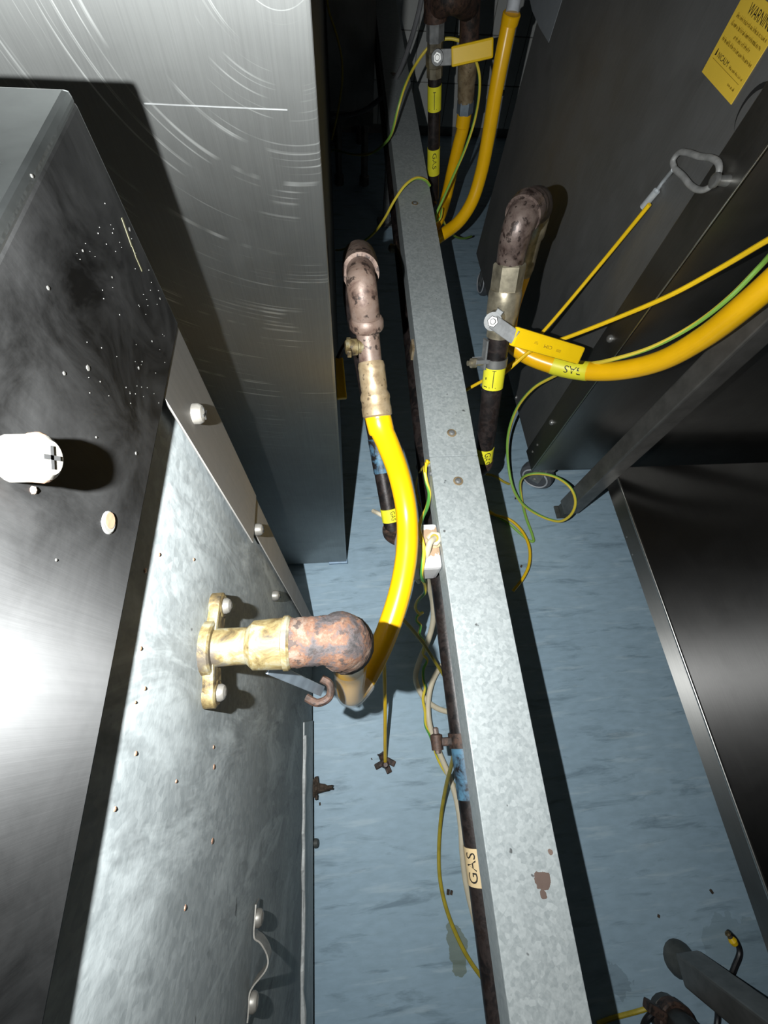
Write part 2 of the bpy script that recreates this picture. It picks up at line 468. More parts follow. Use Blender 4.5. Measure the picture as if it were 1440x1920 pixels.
box(bm, (XG, -1.3, .046), (XG + .002, -.01, .20), .0006)
obj('hem', bm, 'galvanised_hem', unit, 'rough folded hem along the foot of the panel')
bm = NB(); box(bm, (-.9, YC - .004, .045), (XL - .0035, YC - .001, .926)); obj('side_panel', bm, 'steel_strip_left', unit)
bm = NB(); box(bm, (-.9, -1.3, .045), (XG - .003, YC - .005, .05)); obj('base', bm, 'dark_steel', unit)
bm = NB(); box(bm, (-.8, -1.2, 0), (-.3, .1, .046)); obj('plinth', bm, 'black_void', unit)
def screw(parent, P, ax, r, h, mat, cross=True, name='screw', label=None):
    ax = Vector(ax).normalized()
    bm = NB(); lathe(bm, P, ax, [(-.001, r), (h * .45, r), (h * .8, r * .8), (h, r * .35)], 14)
    o = obj(name, bm, mat, parent, label)
    if cross:
        a = ax.orthogonal().normalized(); b = ax.cross(a)
        bm = NB()
        for d in (a + b * .3, b - a * .3): obox(bm, Vector(P) + ax * h * .93, d, ax, (r * 1.1, r * .22, h * .2))
        obj('slot', bm, 'black_void', o)
    return o
P = XP(22, 860, XL)
bm = NB(); lathe(bm, P, (1, 0, 0), [(-.001, .0062), (.007, .0062), (.0085, .0058), (.0095, .0045)], 24)
sc = obj('bolt', bm, 'screw_white', unit, 'long round-headed bolt with a cross slot')
bm = NB()
for d in ((0, 1, .5), (0, -.5, 1)): obox(bm, P + Vector((.0095, 0, 0)), d, (1, 0, 0), (.006, .0012, .0006))
obj('slot', bm, 'black_void', sc)
bm = NB(); lathe(bm, P, (1, 0, 0), [(.0055, .0064), (.0072, .0066), (.0082, .0060)], 24); obj('rust_band', bm, 'copper_old', sc)
P = XP(62, 919, XL); bm = NB(); lathe(bm, P, (1, 0, 0), [(0, .0012), (.0005, .0010), (.0008, .0003)], 8); obj('rust_fleck', bm, 'rust_orange', unit)
P = XP(203, 980, XL); bm = NB(); lathe(bm, P, (1, 0, 0), [(-.0005, .0042), (.0002, .0042), (.0005, .0036)], 18)
sc = obj('hole_rim', bm, 'chrome', unit, 'bright rim of an empty screw hole')
bm = NB(); lathe(bm, P + Vector((.0002, .0008, 0)), (1, 0, 0), [(0, .0030), (.0004, .0030)], 16); obj('hole', bm, 'copper_old', sc)
screw(unit, XP(366, 776, XL), (1, 0, 0), .0060, .0055, 'screw_white')
screw(unit, XP(482, 993, XL), (1, 0, 0), .0058, .0060, 'screw_white')
screw(unit, XP(512, 1117, XG), (1, 0, 0), .0062, .0080, 'screw_white')
bm = NB()
for (x, y, r) in [(243, 430, .0012), (120, 700, .0010), (155, 470, .0007), (300, 560, .0008), (90, 540, .0010), (60, 330, .0008), (165, 690, .0016), (260, 690, .0011), (285, 640, .0007), (210, 520, .0006), (30, 860, .0007), (180, 820, .0006), (105, 1050, .0007), (255, 850, .0012)]:
    p = XP(x, y, XL); lathe(bm, p, (1, 0, 0), [(-.0002, r * .7), (.0002, r * .6), (.0003, r * .3)], 7)
for i in range(70):
    p = XP(random.triangular(120, 320, 280), random.uniform(380, 760), XL); r = random.uniform(.00012, .00035)
    if p.y < YC - .004: lathe(bm, p, (1, 0, 0), [(-.0001, r), (.0002, r * .6)], 5)
sp = obj('dried_splashes', bm, 'splash', unit, 'dried pale food splashes'); sp['kind'] = 'stuff'
bm = NB()
for (x, y, r) in [(298, 1040, .0018), (272, 1070, .0022), (363, 1049, .0018), (263, 1216, .0018), (271, 1291, .0016), (254, 1413, .0018), (401, 1438, .0028), (215, 1517, .0016), (330, 1465, .0016), (398, 1577, .0030), (400, 1401, .0020), (347, 1702, .0024), (253, 1317, .0012), (420, 1170, .002)]:
    p = XP(x, y, XG); lathe(bm, p, (1, 0, 0), [(-.0002, r * .6), (.0003, r * .5), (.0005, r * .2)], 7)
sp = obj('rust_flecks', bm, 'copper_old', unit, 'small rust-brown flecks'); sp['kind'] = 'stuff'

bm = NB()
for (a, b, wd_) in (((228, 408), (247, 462), .0011), ((247, 460), (256, 486), .0006), ((254, 480), (266, 508), .0009)):
    a = XP(*a, XL); b = XP(*b, XL); obox(bm, (a + b) / 2, b - a, (1, 0, 0), ((b - a).length, wd_, .0004))
obj('paint_scrape', bm, 'scrape', unit, 'pale yellow scrape near the corner')

# brass inlet fitting on the panel
FC = XP(396, 1215, XG + .003)
inlet = thing('gas_inlet_fitting', 'brass flanged pipe fitting with a heavily rusted elbow on the grey panel', 'pipe fitting', FC)
E0 = Vector((-.008, FC.y, FC.z))
ax = Vector((1, 0, 0))
bm = NB(); lathe(bm, FC - ax * .004, ax, [(0, .0165), (.006, .0165), (.007, .015)], 24)
lug = []
for (x, y) in ((408, 1137), (396, 1300)):
    q = XP(x, y, XG + .003); lug.append(q); d = q - FC; d.x = 0
    obox(bm, FC + d * .55 + ax * .0005, d, ax, (d.length * .9, .017, .007), .002)
    lathe(bm, q - ax * .004, ax, [(0, .0088), (.0075, .0088), (.0085, .007)], 16)
obj('flange', bm, 'brass_dirty', inlet)
for q in lug: screw(inlet, q + ax * .004, ax, .0052, .005, 'screw_white', False)
bm = NB(); lathe(bm, FC, ax, [(0, .0125), (.004, .0115), (.022, .0112), (.024, .0112)], 24); obj('neck', bm, 'brass_dirty', inlet)
bm = NB(); lathe(bm, FC, ax, [(.022, .0112), (.026, .0150), (.044, .0158), (.046, .0145)], 22); obj('union_nut', bm, 'brass_dirty', inlet)
bm = NB(); lathe(bm, FC, ax, [(.0445, .0168), (.0475, .0168), (.049, .0155)], 24); obj('collar', bm, 'brass_dirty', inlet)
bm = NB()
pa = [FC + ax * .047, FC + ax * .058, FC + ax * .068, FC + Vector((.0765, 0, -.003)), FC + Vector((.0815, -.0005, -.010)), FC + Vector((.083, -.001, -.020)), FC + Vector((.083, -.001, -.034))]
tube(bm, smooth(pa, 6), [.0152] * 14 + [.0158, .0165, .0172, .0178, .0182, .0184] + [.0184] * 12 + [.0178] * 5, 28)
for v in bm.verts:
    n = random.uniform(-.0004, .0004); v.co += Vector((n, n, n))
obj('elbow', bm, 'rust_orange', inlet)
# flat steel strap hooked under the fitting
p0 = Z(505, 1252, .70); p1 = Z(604, 1296, .60); d = p1 - p0
bm = NB(); obox(bm, (p0 + p1) / 2, d, EYE - p0, (d.length, .0085, .002), .0006)
lev = thing('steel_strap', 'flat blue-grey steel strap running under the brass fitting', 'strap', p1)
obj('bar', bm, 'zinc_blue', lev)
bm = NB(); side = Vector((.5, -.4, -.2)).normalized()
tube(bm, smooth([p1 + Vector((-.014, -.004, -.004)), p1 + Vector((-.004, -.009, -.002)), p1 + Vector((.006, -.005, 0)), p1 + Vector((.007, .005, .004)), p1 + Vector((0, .010, .006))], 6), .0035, 10)
obj('hook', bm, 'rust_dark', lev)

# saddle clip on the panel
c1 = XP(477, 1722, XG); c2 = XP(466, 1880, XG)
clip = thing('saddle_clip', 'empty bright pipe saddle clip with two screws, low on the grey panel', 'pipe clip', (c1 + c2) / 2)
dv = (c2 - c1); up = Vector((0, 0, 1))
pr = [(-.22, .001), (.0, .001), (.14, .001), (.22, .002), (.27, .006), (.32, .0085), (.42, .012), (.52, .0135), (.60, .012), (.68, .008), (.76, .0035), (.84, .001), (1.0, .001), (1.16, .0008)]
cs = smooth([c1 + dv * t + Vector((h, 0, 0)) for t, h in pr], 4)
bm = NB(); wv = Vector((0, 0, 1)) * .0065; th = .0011
rows = []
for i, p in enumerate(cs):
    t = (cs[min(i + 1, len(cs) - 1)] - cs[max(i - 1, 0)]).normalized(); nn = t.cross(Vector((0, 0, 1))).normalized() * th
    if nn.x < 0: nn = -nn
    rows.append([bm.verts.new(p - wv), bm.verts.new(p + wv), bm.verts.new(p + wv + nn), bm.verts.new(p - wv + nn)])
for a, b in zip(rows, rows[1:]):
    for k in range(4):
        f = bm.faces.new((a[k], a[(k + 1) % 4], b[(k + 1) % 4], b[k])); f.smooth = k in (0, 2)
bm.faces.new(rows[0]); bm.faces.new(list(reversed(rows[-1])))
bmesh.ops.recalc_face_normals(bm, faces=bm.faces)
obj('strap', bm, 'screw_white', clip)
for q in (c1, c2): screw(clip, q + Vector((.002, 0, 0)), (1, 0, 0), .0062, .0055, 'screw_white', False)

# knob and nut at the unit's foot
def burr(name, P, ax, mat, label, cat):
    th_ = thing(name, label, cat, P); ax = Vector(ax).normalized()
    bm = NB(); lathe(bm, P, ax, [(-.02, .011), (-.004, .013), (.004, .012), (.006, .009), (.02, .007), (.026, .0035), (.034, .0035)], 12)
    for v in bm.verts: v.co += Vector((random.uniform(-1, 1), random.uniform(-1, 1), random.uniform(-1, 1))) * .002
    obj('body', bm, mat, th_)
    bm = NB(); a = ax.orthogonal().normalized(); b = ax.cross(a)
    for i in range(9):
        an = i * 2 * math.pi / 9; d = a * math.cos(an) + b * math.sin(an)
        obox(bm, P + d * .0135 + ax * random.uniform(-.002, .004), d + ax * random.uniform(-.3, .3), ax, (.011, .006, .005))
    obj('lobes', bm, 'grime', th_)
    return th_
burr('grimy_tap_head', Vector((-.086, -.128, .032)), (1, -.05, .05), 'grime', 'small grimy lobed knob sticking out under the grey panel', 'knob')
kn = thing('foot_screw', 'small dark screw head at the foot of the grey panel', 'screw', Vector((-.088, -.215, .03)))
bm = NB(); lathe(bm, Vector((-.1, -.215, .03)), (1, 0, 0), [(0, .004), (.012, .004), (.0125, .0075), (.018, .007), (.02, .004)], 12); obj('head', bm, 'foot_black', kn)
bm = NB(); lathe(bm, Vector((-.0805, -.215, .03)), (1, 0, 0), [(0, .003), (.0008, .002)], 10); obj('washer', bm, 'zinc', kn)

# ------------------------------------------------------------------ tall steel cabinet behind it
YA = .333; XA = -.0085
cab = thing('tall_cabinet', 'tall brushed stainless cabinet standing behind the counter unit, scratched front', 'cabinet', (-.5, 1.1, 0))
bm = NB(); box(bm, (-1.0, YA, .022), (XA, YA + .02, 1.75), .0025); obj('front_panel', bm, 'steel_upright', cab)
bm = NB(); box(bm, (-1.0, YA + .018, .03), (XA - .0015, 1.92, 1.75)); obj('body', bm, 'dark_steel', cab)
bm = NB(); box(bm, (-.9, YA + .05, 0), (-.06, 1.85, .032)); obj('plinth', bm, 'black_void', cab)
bm = NB(); q = YP(632, 1054, YA - .001); box(bm, (q.x - .02, YA - .003, .014), (XA + .002, YA + .006, .024), .001); obj('foil_tab', bm, 'film_blue', cab, 'scrap of pale blue protective film')
q = YP(270, 194, YA); q2 = YP(539, 206, YA)
bm = NB(); obox(bm, (q + q2) / 2, q2 - q, (0, -1, 0), ((q2 - q).length, .0006, .0004)); obj('scratch', bm, 'zinc', cab, 'long straight pale scratch')

# ------------------------------------------------------------------ dark unit at the far end
far = thing('far_unit', 'dim dark steel unit on legs at the far end of the gap', 'appliance', (.06, 2.1, 0))
bm = NB(); box(bm, (XA + .002, 1.95, .225), (.15, 2.4, 1.6), .003); obj('body', bm, 'steel_far', far)
bm = NB(); box(bm, (XA + .002, 1.947, .225), (.15, 1.952, .262), .001); obj('bottom_rail', bm, 'dark_steel', far)
for x in (.02, .125):
    for y in (2.02, 2.36):
        bm = NB(); lathe(bm, (x, y, 0), (0, 0, 1), [(0, .02), (.03, .02), (.032, .014), (.226, .014)], 12); obj('leg', bm, 'leg_steel', far)

# ------------------------------------------------------------------ dark unit on castors, right
XR = .475; YN = .522; YF = 1.39
rng = thing('castor_unit', 'large dull steel unit on castors at the right, yellow warning notice on its back', 'appliance', (1.0, .95, 0))
SY = XP(1156, 597, XR).y
bm = NB(); box(bm, (XR, SY, .112), (XR + .004, YF, 1.6), .001); obj('back_panel', bm, 'steel_dull_right', rng)
bm = NB(); box(bm, (XR - .004, YN, .108), (XR, SY + .004, 1.6), .0008); obj('corner_post', bm, 'steel_bright_right', rng)
bm = NB(); box(bm, (XR - .0038, YN, .108), (1.7, YN + .003, 1.6), .0008); obj('side_panel', bm, 'steel_bright_right', rng)
bm = NB(); box(bm, (XR + .005, YN + .004, .116), (1.7, YF - .004, 1.6)); obj('body', bm, 'dark_steel', rng)
bm = NB(); tube(bm, [(XR - .0035, YN + .0006, .109), (XR - .0035, YN + .0006, 1.6)], .0016, 8); obj('fold_highlight', bm, 'edge_highlight', rng)  # thin bead added along the fold, its highlight line painted as bright steel
for (x, y) in ((1145, 635), (1035, 792)): screw(rng, XP(x, y, XR - .004), (-1, 0, 0), .0065, .006, 'chrome', False)
for (x, y) in ((944, 174), (900, 361), (968, 745)): screw(rng, XP(x, y, XR), (-1, 0, 0), .006, .006, 'chrome', False)
for (x, y) in ((1007, 834), (998, 847)):
    bm = NB(); lathe(bm, XP(x, y, XR - .0045), (-1, 0, 0), [(-.001, .003), (.001, .003), (.0015, .0015)], 10); obj('rivet', bm, 'chrome', rng)
def castor(c, yaw, R_=.042, wd=.03):
    d = Vector((math.cos(yaw), math.sin(yaw), 0))
    bm = NB(); box(bm, (c.x - .022, c.y - .022, .092), (c.x + .022, c.y + .022, .112), .002)
    for s in (-1, 1): obox(bm, Vector((c.x, c.y, .068)) + d * s * (wd / 2 + .004), (0, 0, 1), d, (.06, .03, .003), .001)
    cs_ = obj('castor', bm, 'zinc', rng)
    bm = NB(); lathe(bm, Vector((c.x, c.y, R_)) - d * wd / 2, d, [(0, R_ * .45), (.001, R_ * .8), (.004, R_ * .96), (wd / 2, R_), (wd - .004, R_ * .96), (wd - .001, R_ * .8), (wd, R_ * .45)], 28)
    obj('tyre', bm, 'rubber_grey', cs_)
    bm = NB()
    for s in (-1, 1):
        o = Vector((c.x, c.y, R_)) + d * s * (wd / 2 + .0003); t1 = Vector((0, 0, 1)); t2 = d.cross(t1)
        tube(bm, [o + (t1 * math.cos(a) + t2 * math.sin(a)) * R_ * .74 for a in [i * 2 * math.pi / 24 for i in range(25)]], .0022, 6, False)
    obj('ring', bm, 'castor_ring', cs_)
    bm = NB()
    lathe(bm, Vector((c.x, c.y, R_)) - d * (wd / 2 + .008), d, [(0, .005), (.003, .009), (.008, .010), (wd + .008, .010), (wd + .013, .009), (wd + .016, .005)], 12)
    obj('hub', bm, 'chrome', cs_)
P = Z(1007, 884, .042); castor(P + Vector((-.004, -.012, 0)), math.radians(232), .045)
P = Z(893, 530, .042); castor(P + Vector((.03, 0, 0)), math.radians(185))
castor(Vector((1.5, .62, 0)), 0.3)
castor(Vector((1.5, 1.3, 0)), 1.0)
P = XP(1413, 208, XR)
bm = NB(); lathe(bm, P, (-1, 0, 0), [(-.001, .0235), (.0004, .0235), (.0006, .0225)], 28); ko = obj('knockout_rim', bm, 'black_void', rng, 'dark ring round a pressed-out cap')
bm = NB(); lathe(bm, P + Vector((0, -.003, -.0025)), (-1, 0, 0), [(.0002, .0215), (.0018, .0212), (.0022, .020)], 26); obj('cap', bm, 'steel_dull_right', ko)
bm = NB(); lathe(bm, P + Vector((-.0021, -.005, .0)), (-1, 0, 0), [(.0001, .010), (.0007, .009)], 18); obj('dimple', bm, 'dark_steel', ko)
bm = NB(); plate(bm, [XP(x, y, XR - .0003) for x, y in ((985, -40), (1070, -40), (1054, 0), (1029, 80), (1012, 52), (998, 20))], (-1, 0, 0), .0006); obj('torn_sticker', bm, 'sticker_grey', rng, 'torn grey sticker at the top edge')

# warning notice
ya = XP(1318, 133, XR).y; yb = XP(1371, 197, XR).y; zb = .787; zt = .857
no = thing('warning_notice', 'yellow warning notice with black print stuck on the dull steel back panel', 'notice', (XR, (ya + yb) / 2, zb))
wn = ya - yb
bm = NB(); box(bm, (XR - .0009, yb, zb), (XR - .0001, ya, zt)); obj('card', bm, 'notice_yellow', no)
def on_notice(vf, u, v, mat, name):
    """u = 0..1 across the notice (left to right as read), v = height above its lower edge in metres"""
    bm = NB(); lay_flat(bm, vf, (XR - .0009, ya - u * wn, zb + v), (0, -1, 0), (0, 0, 1), .0003)
    obj(name, bm, mat, no)
def scaled(vf, sx, sy): return [Vector((v.x * sx, v.y * sy, 0)) for v in vf[0]], vf[1]
def fit(s, wid, hei):
    vf = text_mesh(s, 1.0); xs = [v.x for v in vf[0]]; ys = [v.y for v in vf[0]]
    cx = (min(xs) + max(xs)) / 2; cy = (min(ys) + max(ys)) / 2
    return [Vector(((v.x - cx) * wid / (max(xs) - min(xs)), (v.y - cy) * hei / (max(ys) - min(ys)), 0)) for v in vf[0]], vf[1]
on_notice(fit('WARNING', wn * .62, .0085), .58, .0600, 'ink', 'heading')
def fine_print(wid, hei, seed):
    rr = random.Random(seed); x = -wid / 2; rects = []
    while x < wid / 2 - .0006:
        for k in range(rr.randint(3, 8)):
            if x > wid / 2 - .0006: break
            h = hei * rr.choice((.55, .6, .6, .95)); rects.append((x, -hei * .3, x + .00042, -hei * .3 + h))
            rects.append((x, -hei * .3 + hei * rr.choice((0, .25, .5)), x + .0009, -hei * .3 + hei * rr.choice((.12, .37, .62)) + hei * .02))
            x += .00115
        x += .0011
    return glyphs_from(rects)
for i, (u, v, wd_) in enumerate(((.52, .0505, .84), (.50, .0440, .86), (.52, .0375, .46), (.50, .0310, .88))):
    on_notice(fine_print(wn * wd_, .0042, i), u, v, 'ink_faded', 'print_line')
on_notice(fit('NICALM', wn * .32, .0048), .32, .0200, 'ink', 'maker_name')
on_notice(([Vector((-.0016, -.003, 0)), Vector((.0018, -.0022, 0)), Vector((.0008, .003, 0)), Vector((-.0006, .003, 0))], [(0, 1, 2, 3)]), .10, .0205, 'ink', 'emblem')
on_notice(fine_print(wn * .40, .0030, 11), .74, .0190, 'ink_faded', 'print_line')
on_notice(glyphs_from([(-wn * .42, -.0002, wn * .42, .0002)]), .50, .0150, 'ink_faded', 'rule')
on_notice(fine_print(wn * .2, .0030, 12), .80, .0090, 'ink_faded', 'print_line')

# ------------------------------------------------------------------ work table with undershelf, right foreground
tab = thing('work_table', 'steel work table with a wide undershelf and square legs, lower right', 'table', (.9, 0, 0))
SXL = .632; SZ = .19
bm = NB(); box(bm, (SXL, -1.3, SZ - .003), (1.25, .476, SZ), .001); obj('undershelf', bm, 'steel_shelf', tab)
bm = NB(); box(bm, (SXL - .0015, -1.3, SZ - .045), (SXL, .476, SZ + .0005), .0005); obj('shelf_lip', bm, 'steel_shelf_lip', tab)
bm = NB(); box(bm, (SXL, .474, SZ - .045), (1.25, .4765, SZ - .002), .0005); obj('shelf_lip', bm, 'dark_steel', tab)
bm = NB(); tube(bm, [(SXL - .001, .476, SZ), (SXL - .001, -1.3, SZ)], .0030, 12); obj('shelf_edge', bm, 'edge_highlight', tab)  # rounded shelf edge, coloured brighter to paint in its highlight line
for (x, y) in ((1175, 1007), (1186, 1040)):
    bm = NB(); lathe(bm, XP(x, y, SXL - .0015), (-1, 0, 0), [(-.0005, .0022), (.0008, .0018)], 8); obj('rivet', bm, 'chrome', tab)
def leg(x, y, s=.02, round_foot=True):
    bm = NB(); box(bm, (x - s, y - s, .035), (x + s, y + s, 1.02 - .10), .0035); l = obj('leg', bm, 'leg_steel', tab)
    bm = NB()
    if round_foot: lathe(bm, (x, y, 0), (0, 0, 1), [(0, .026), (.008, .027), (.016, .024), (.030, .021), (.04, .019)], 18)
    else: box(bm, (x - s * .8, y - s * .8, 0), (x + s * .8, y + s * .8, .04), .002); box(bm, (x - s * 1.25, y - s * .9, .004), (x + s * .5, y + s * .9, .010), .001)
    obj('foot', bm, 'foot_black', l)
q1 = Z(1048, 962, 0); q2 = Z(1268, 1788, 0)
leg(q1.x + .012, q1.y + .0, .02, False); leg(q2.x, q2.y - .005, .022); leg(1.22, .45); leg(1.22, -.45)
bm = NB(); box(bm, (SXL - .09, -1.3, .92), (1.3, .50, .955), .004); obj('worktop', bm, 'steel_shelf', tab)

# ------------------------------------------------------------------ cable trunking
TX0, TX1, TZ, TH = .1315, .2095, .45, .05
def trunk(name, label, y0, y1, shear):
    t = thing(name, label, 'trunking', ((TX0 + TX1) / 2, (y0 + y1) / 2, TZ - TH))
    def sh(bm):
        for v in bm.verts: v.co.x += shear * max(0, v.co.y - .353)
        return bm
    bm = NB(); box(bm, (TX0 + .0012, y0, TZ - TH), (TX1 - .0012, y1, TZ - .004), .0012); obj('channel', sh(bm), 'galvanised_trunking', t)
    bm = NB(); box(bm, (TX0, y0, TZ - .0018), (TX1, y1, TZ), .0008)
    box(bm, (TX0, y0, TZ - .013), (TX0 + .0013, y1, TZ - .0016)); box(bm, (TX1 - .0013, y0, TZ - .013), (TX1, y1, TZ - .0016))
    obj('lid', sh(bm), 'galvanised_trunking', t)
    return t
tn = trunk('cable_trunking', 'pale galvanised trunking, near length with a brown bare patch', -1.3, .3525, 0)
tf = trunk('cable_trunking', 'dim galvanised trunking, far length running on to the tiled wall', .3538, 2.44, .0186)
def lid_screw(t, x, y):
    P = Z(x, y, TZ)
    bm = NB(); lathe(bm, P, (0, 0, 1), [(-.0005, .0078), (.0006, .0078), (.0009, .007)], 20); wsh = obj('washer', bm, 'brass_tan', t, 'rust-stained washer')
    bm = NB(); lathe(bm, P, (0, 0, 1), [(.0008, .0050), (.0022, .0046), (.0034, .0025)], 16); h = obj('screw', bm, 'zinc', wsh)
lid_screw(tn, 859, 902); lid_screw(tf, 847, 812); lid_screw(tf, 778, 381)
for (x, y) in ((805, 872), (808, 888)):
    p = XP(x, y, TX0); bm = NB(); lathe(bm, p, (-1, 0, 0), [(-.001, .0042), (.002, .004), (.0035, .002)], 12); obj('side_screw', bm, 'zinc', tn)
q = XP(773, 658, TX0 + .0186 * .35 - .002)
bm = NB(); box(bm, (q.x - .003, q.y - .012, q.z - .012), (q.x + .003, q.y + .012, q.z + .018), .001); obj('side_clip', bm, 'brass_tan', tf)
# steel struts that hold the trunking up off the floor
for i, (y, lab) in enumerate(((-1.0, 'steel strut under the near trunking'), (1.75, 'thin steel strut under the far trunking'))):
    x = (TX0 + TX1) / 2 + (.0186 * (y - .353) if y > .353 else 0)
    st_ = thing('trunking_strut', lab, 'strut', (x, y, 0), 'struts under the trunking')
    bm = NB(); box(bm, (x - .012, y - .012, .006), (x + .012, y + .012, TZ - TH)); obj('post', bm, 'zinc', st_)
    bm = NB(); box(bm, (x - .03, y - .03, 0), (x + .03, y + .03, .006), .001); obj('base_plate', bm, 'zinc', st_)

# ------------------------------------------------------------------ gas supply pipe under the trunking
PX, PZ, PR = .1445, .352, .0165
def sleeve(parent, p0, p1, r, mat, name='label_band', seg=24):
    bm = NB(); tube(bm, [p0, p1], r, seg); return obj(name, bm, mat, parent)
sup = thing('gas_supply_pipe', 'long black gas pipe running just below the left edge of the trunking', 'pipe', (PX, .2, PZ))
def shx(y): return PX + .0186 * max(0, y - .353)
bm = NB(); tube(bm, [(PX, -1.3, PZ), (PX, .353, PZ), (shx(1.3), 1.3, PZ), (shx(2.44), 2.44, PZ)], PR, 20); obj('pipe', bm, 'black_pipe', sup)
def on_pipe_y(px, py):       # Y of the supply pipe's visible flank at a pixel
    return XP(px, py, PX - .008).y
ya_, yb_ = on_pipe_y(892, 1597), on_pipe_y(906, 1678)
lb = sleeve(sup, (PX, yb_, PZ), (PX, ya_, PZ), PR + .0007, 'label_cream')
bm = NB(); lay_round(bm, fit('GAS', abs(ya_ - yb_) * .80, .0125), (PX, (ya_ + yb_) / 2, PZ), (0, 1, 0), Vector((-.72, 0, .70)), PR + .0011, 1); obj('lettering', bm, 'ink', lb)
bm = NB(); tube(bm, [(PX, on_pipe_y(883, 1508), PZ), (PX, on_pipe_y(876, 1460), PZ), (PX, on_pipe_y(868, 1402), PZ)], PR + .0006, 24); obj('blue_paint', bm, 'paint_blue', sup, 'worn band of blue paint')
# rusty clip round the supply pipe
yc = on_pipe_y(862, 1390)
rc = thing('pipe_clip', 'dark rusty pipe clip with a projecting lug on the black gas pipe', 'pipe clip', (PX, yc, PZ))
bm = NB(); tube(bm, [(PX, yc - .009, PZ), (PX, yc + .009, PZ)], PR + .0028, 20); obj('band', bm, 'rust_dark', rc)
bm = NB(); obox(bm, (PX - PR - .010, yc, PZ + .002), (1, 0, 0), (0, 1, 0), (.026, .014, .010), .002); lathe(bm, (PX - PR - .020, yc - .009, PZ + .004), (0, 1, 0), [(0, .008), (.018, .0085), (.020, .004)], 12); obj('lug', bm, 'rust_dark', rc)
bm = NB(); lathe(bm, (PX - PR - .020, yc - .013, PZ + .005), (0, 1, 0), [(0, .004), (.03, .004), (.032, .002)], 8); obj('bolt', bm, 'rust_brown', rc)

# ------------------------------------------------------------------ helpers for the gas drops
def seg_tube(name, parent, pts, r, mat, seg=20, per=6, label=None, jit=0):
    bm = NB(); s = smooth(pts, per); tube(bm, s, r if not callable(r) else [r(i / (len(s) - 1)) for i in range(len(s))], seg)
    if jit:
        for v in bm.verts: v.co += Vector((random.uniform(-jit, jit), random.uniform(-jit, jit), random.uniform(-jit, jit)))
    return obj(name, bm, mat, parent, label)
def stack(name, parent, p0, p1, prof, mat, seg=20, label=None):
    """turned fitting between two points; prof = [(0..1 along, radius)]"""
    d = Vector(p1) - Vector(p0); L_ = d.length
    bm = NB(); lathe(bm, p0, d, [(t * L_, r) for t, r in prof], seg); return obj(name, bm, mat, parent, label)
def lerp(a, b, t): return Vector(a) * (1 - t) + Vector(b) * t

# --- left drop: black riser, U-bend, brass coupling, hose
lb0 = Z(737, 1000, .352); lb1 = Z(704, 812, .455); lb2 = Z(676, 640, .585); lb3 = Z(664, 535, .67)
ld = thing('gas_drop', 'rusty pinkish pipe bend with a brass coupling, feeding the looped yellow hose', 'pipe', lb0)
seg_tube('riser', ld, [lb0, lb1, lb2, lb3, Z(672, 500, .688), Z(677, 497, .69)], .0135, 'black_pipe')
seg_tube('tee_elbow', ld, [lb0 + Vector((-.002, .004, .012)), lb0, lb0 + Vector((.014, -.006, -.004)), lb0 + Vector((.04, -.008, -.004)), Vector((PX, lb0.y - .006, PZ))], .0165, 'rust_dark')
q0 = lerp(lb0, lb1, .13); q1_ = lerp(lb0, lb1, .26)
s_ = sleeve(ld, q0, q1_, .0144, 'label_yellow')
dd = (q1_ - q0).normalized(); fac = EYE - q0
bm = NB(); lay_round(bm, fit('GAS', (q1_ - q0).length * .7, .008), lerp(q0, q1_, .5), -dd, fac + Vector((.25, 0, 0)), .0148, 1); obj('lettering', bm, 'ink', s_)
bm = NB(); tube(bm, [lerp(lb0, lb1, .62), lerp(lb0, lb1, .95)], .0142, 20); obj('blue_paint', bm, 'paint_blue', ld)
e = [Z(676, 492, .678), Z(676, 505, .695), Z(677, 525, .702), Z(681, 560, .690), Z(686, 600, .668)]
seg_tube('elbow', ld, e, lambda t: .0182 - .003 * abs(math.sin(t * math.pi * .9)) if t < .5 else .0165, 'rust_pink', 26, 8)
seg_tube('bend_collar', ld, [Z(674, 486, .672), Z(676, 500, .690), Z(676.5, 512, .698)], .0205, 'rust_pink', 26, 4)
stack('elbow_collar', ld, Z(686.5, 594, .672), Z(688, 617, .659), [(0, .0172), (.25, .0195), (.8, .0198), (1, .0182)], 'rust_pink', 26)
stack('nipple', ld, Z(688, 612, .661), Z(696, 690, .629), [(0, .0138), (.08, .0148), (.2, .0134), (1, .0134)], 'rust_pink', 24)
stack('coupling', ld, Z(695.5, 680, .632), Z(708, 782, .596), [(0, .0152), (.08, .0162), (.14, .0158), (.45, .0160), (.52, .0155), (.60, .0178), (.66, .0180), (.70, .0172), (.80, .0174), (.82, .0180), (.97, .0180), (1, .0162)], 'brass_tan', 28)
n0 = Z(690, 650, .648); n1 = n0 + Vector((-.026, -.003, .002))
stack('test_nipple', ld, n0, n1, [(0, .0075), (.45, .0075), (.5, .0092), (.9, .0095), (1, .007)], 'brass_dirty', 14)
bm = NB(); obox(bm, n1 + Vector((.004, 0, 0)), (0, .9, -.2), (1, 0, 0), (.030, .008, .005), .001); obj('wing', bm, 'brass_dirty', ld)
# valve lever of that riser, half hidden by the cabinet
v0 = Z(634, 672, .50); v1 = Z(641, 748, .485)
lv = obox(NB(), lerp(v0, v1, .5), v1 - v0, EYE - v0, ((v1 - v0).length, .016, .007), .0025); obj('lever_grip', lv, 'grip_yellow', ld)
bm = NB(); tube(bm, smooth([v0, Z(645, 650, .52), Z(672, 625, .58)], 4), .004, 8); obj('lever_arm', bm, 'dark_steel', ld)

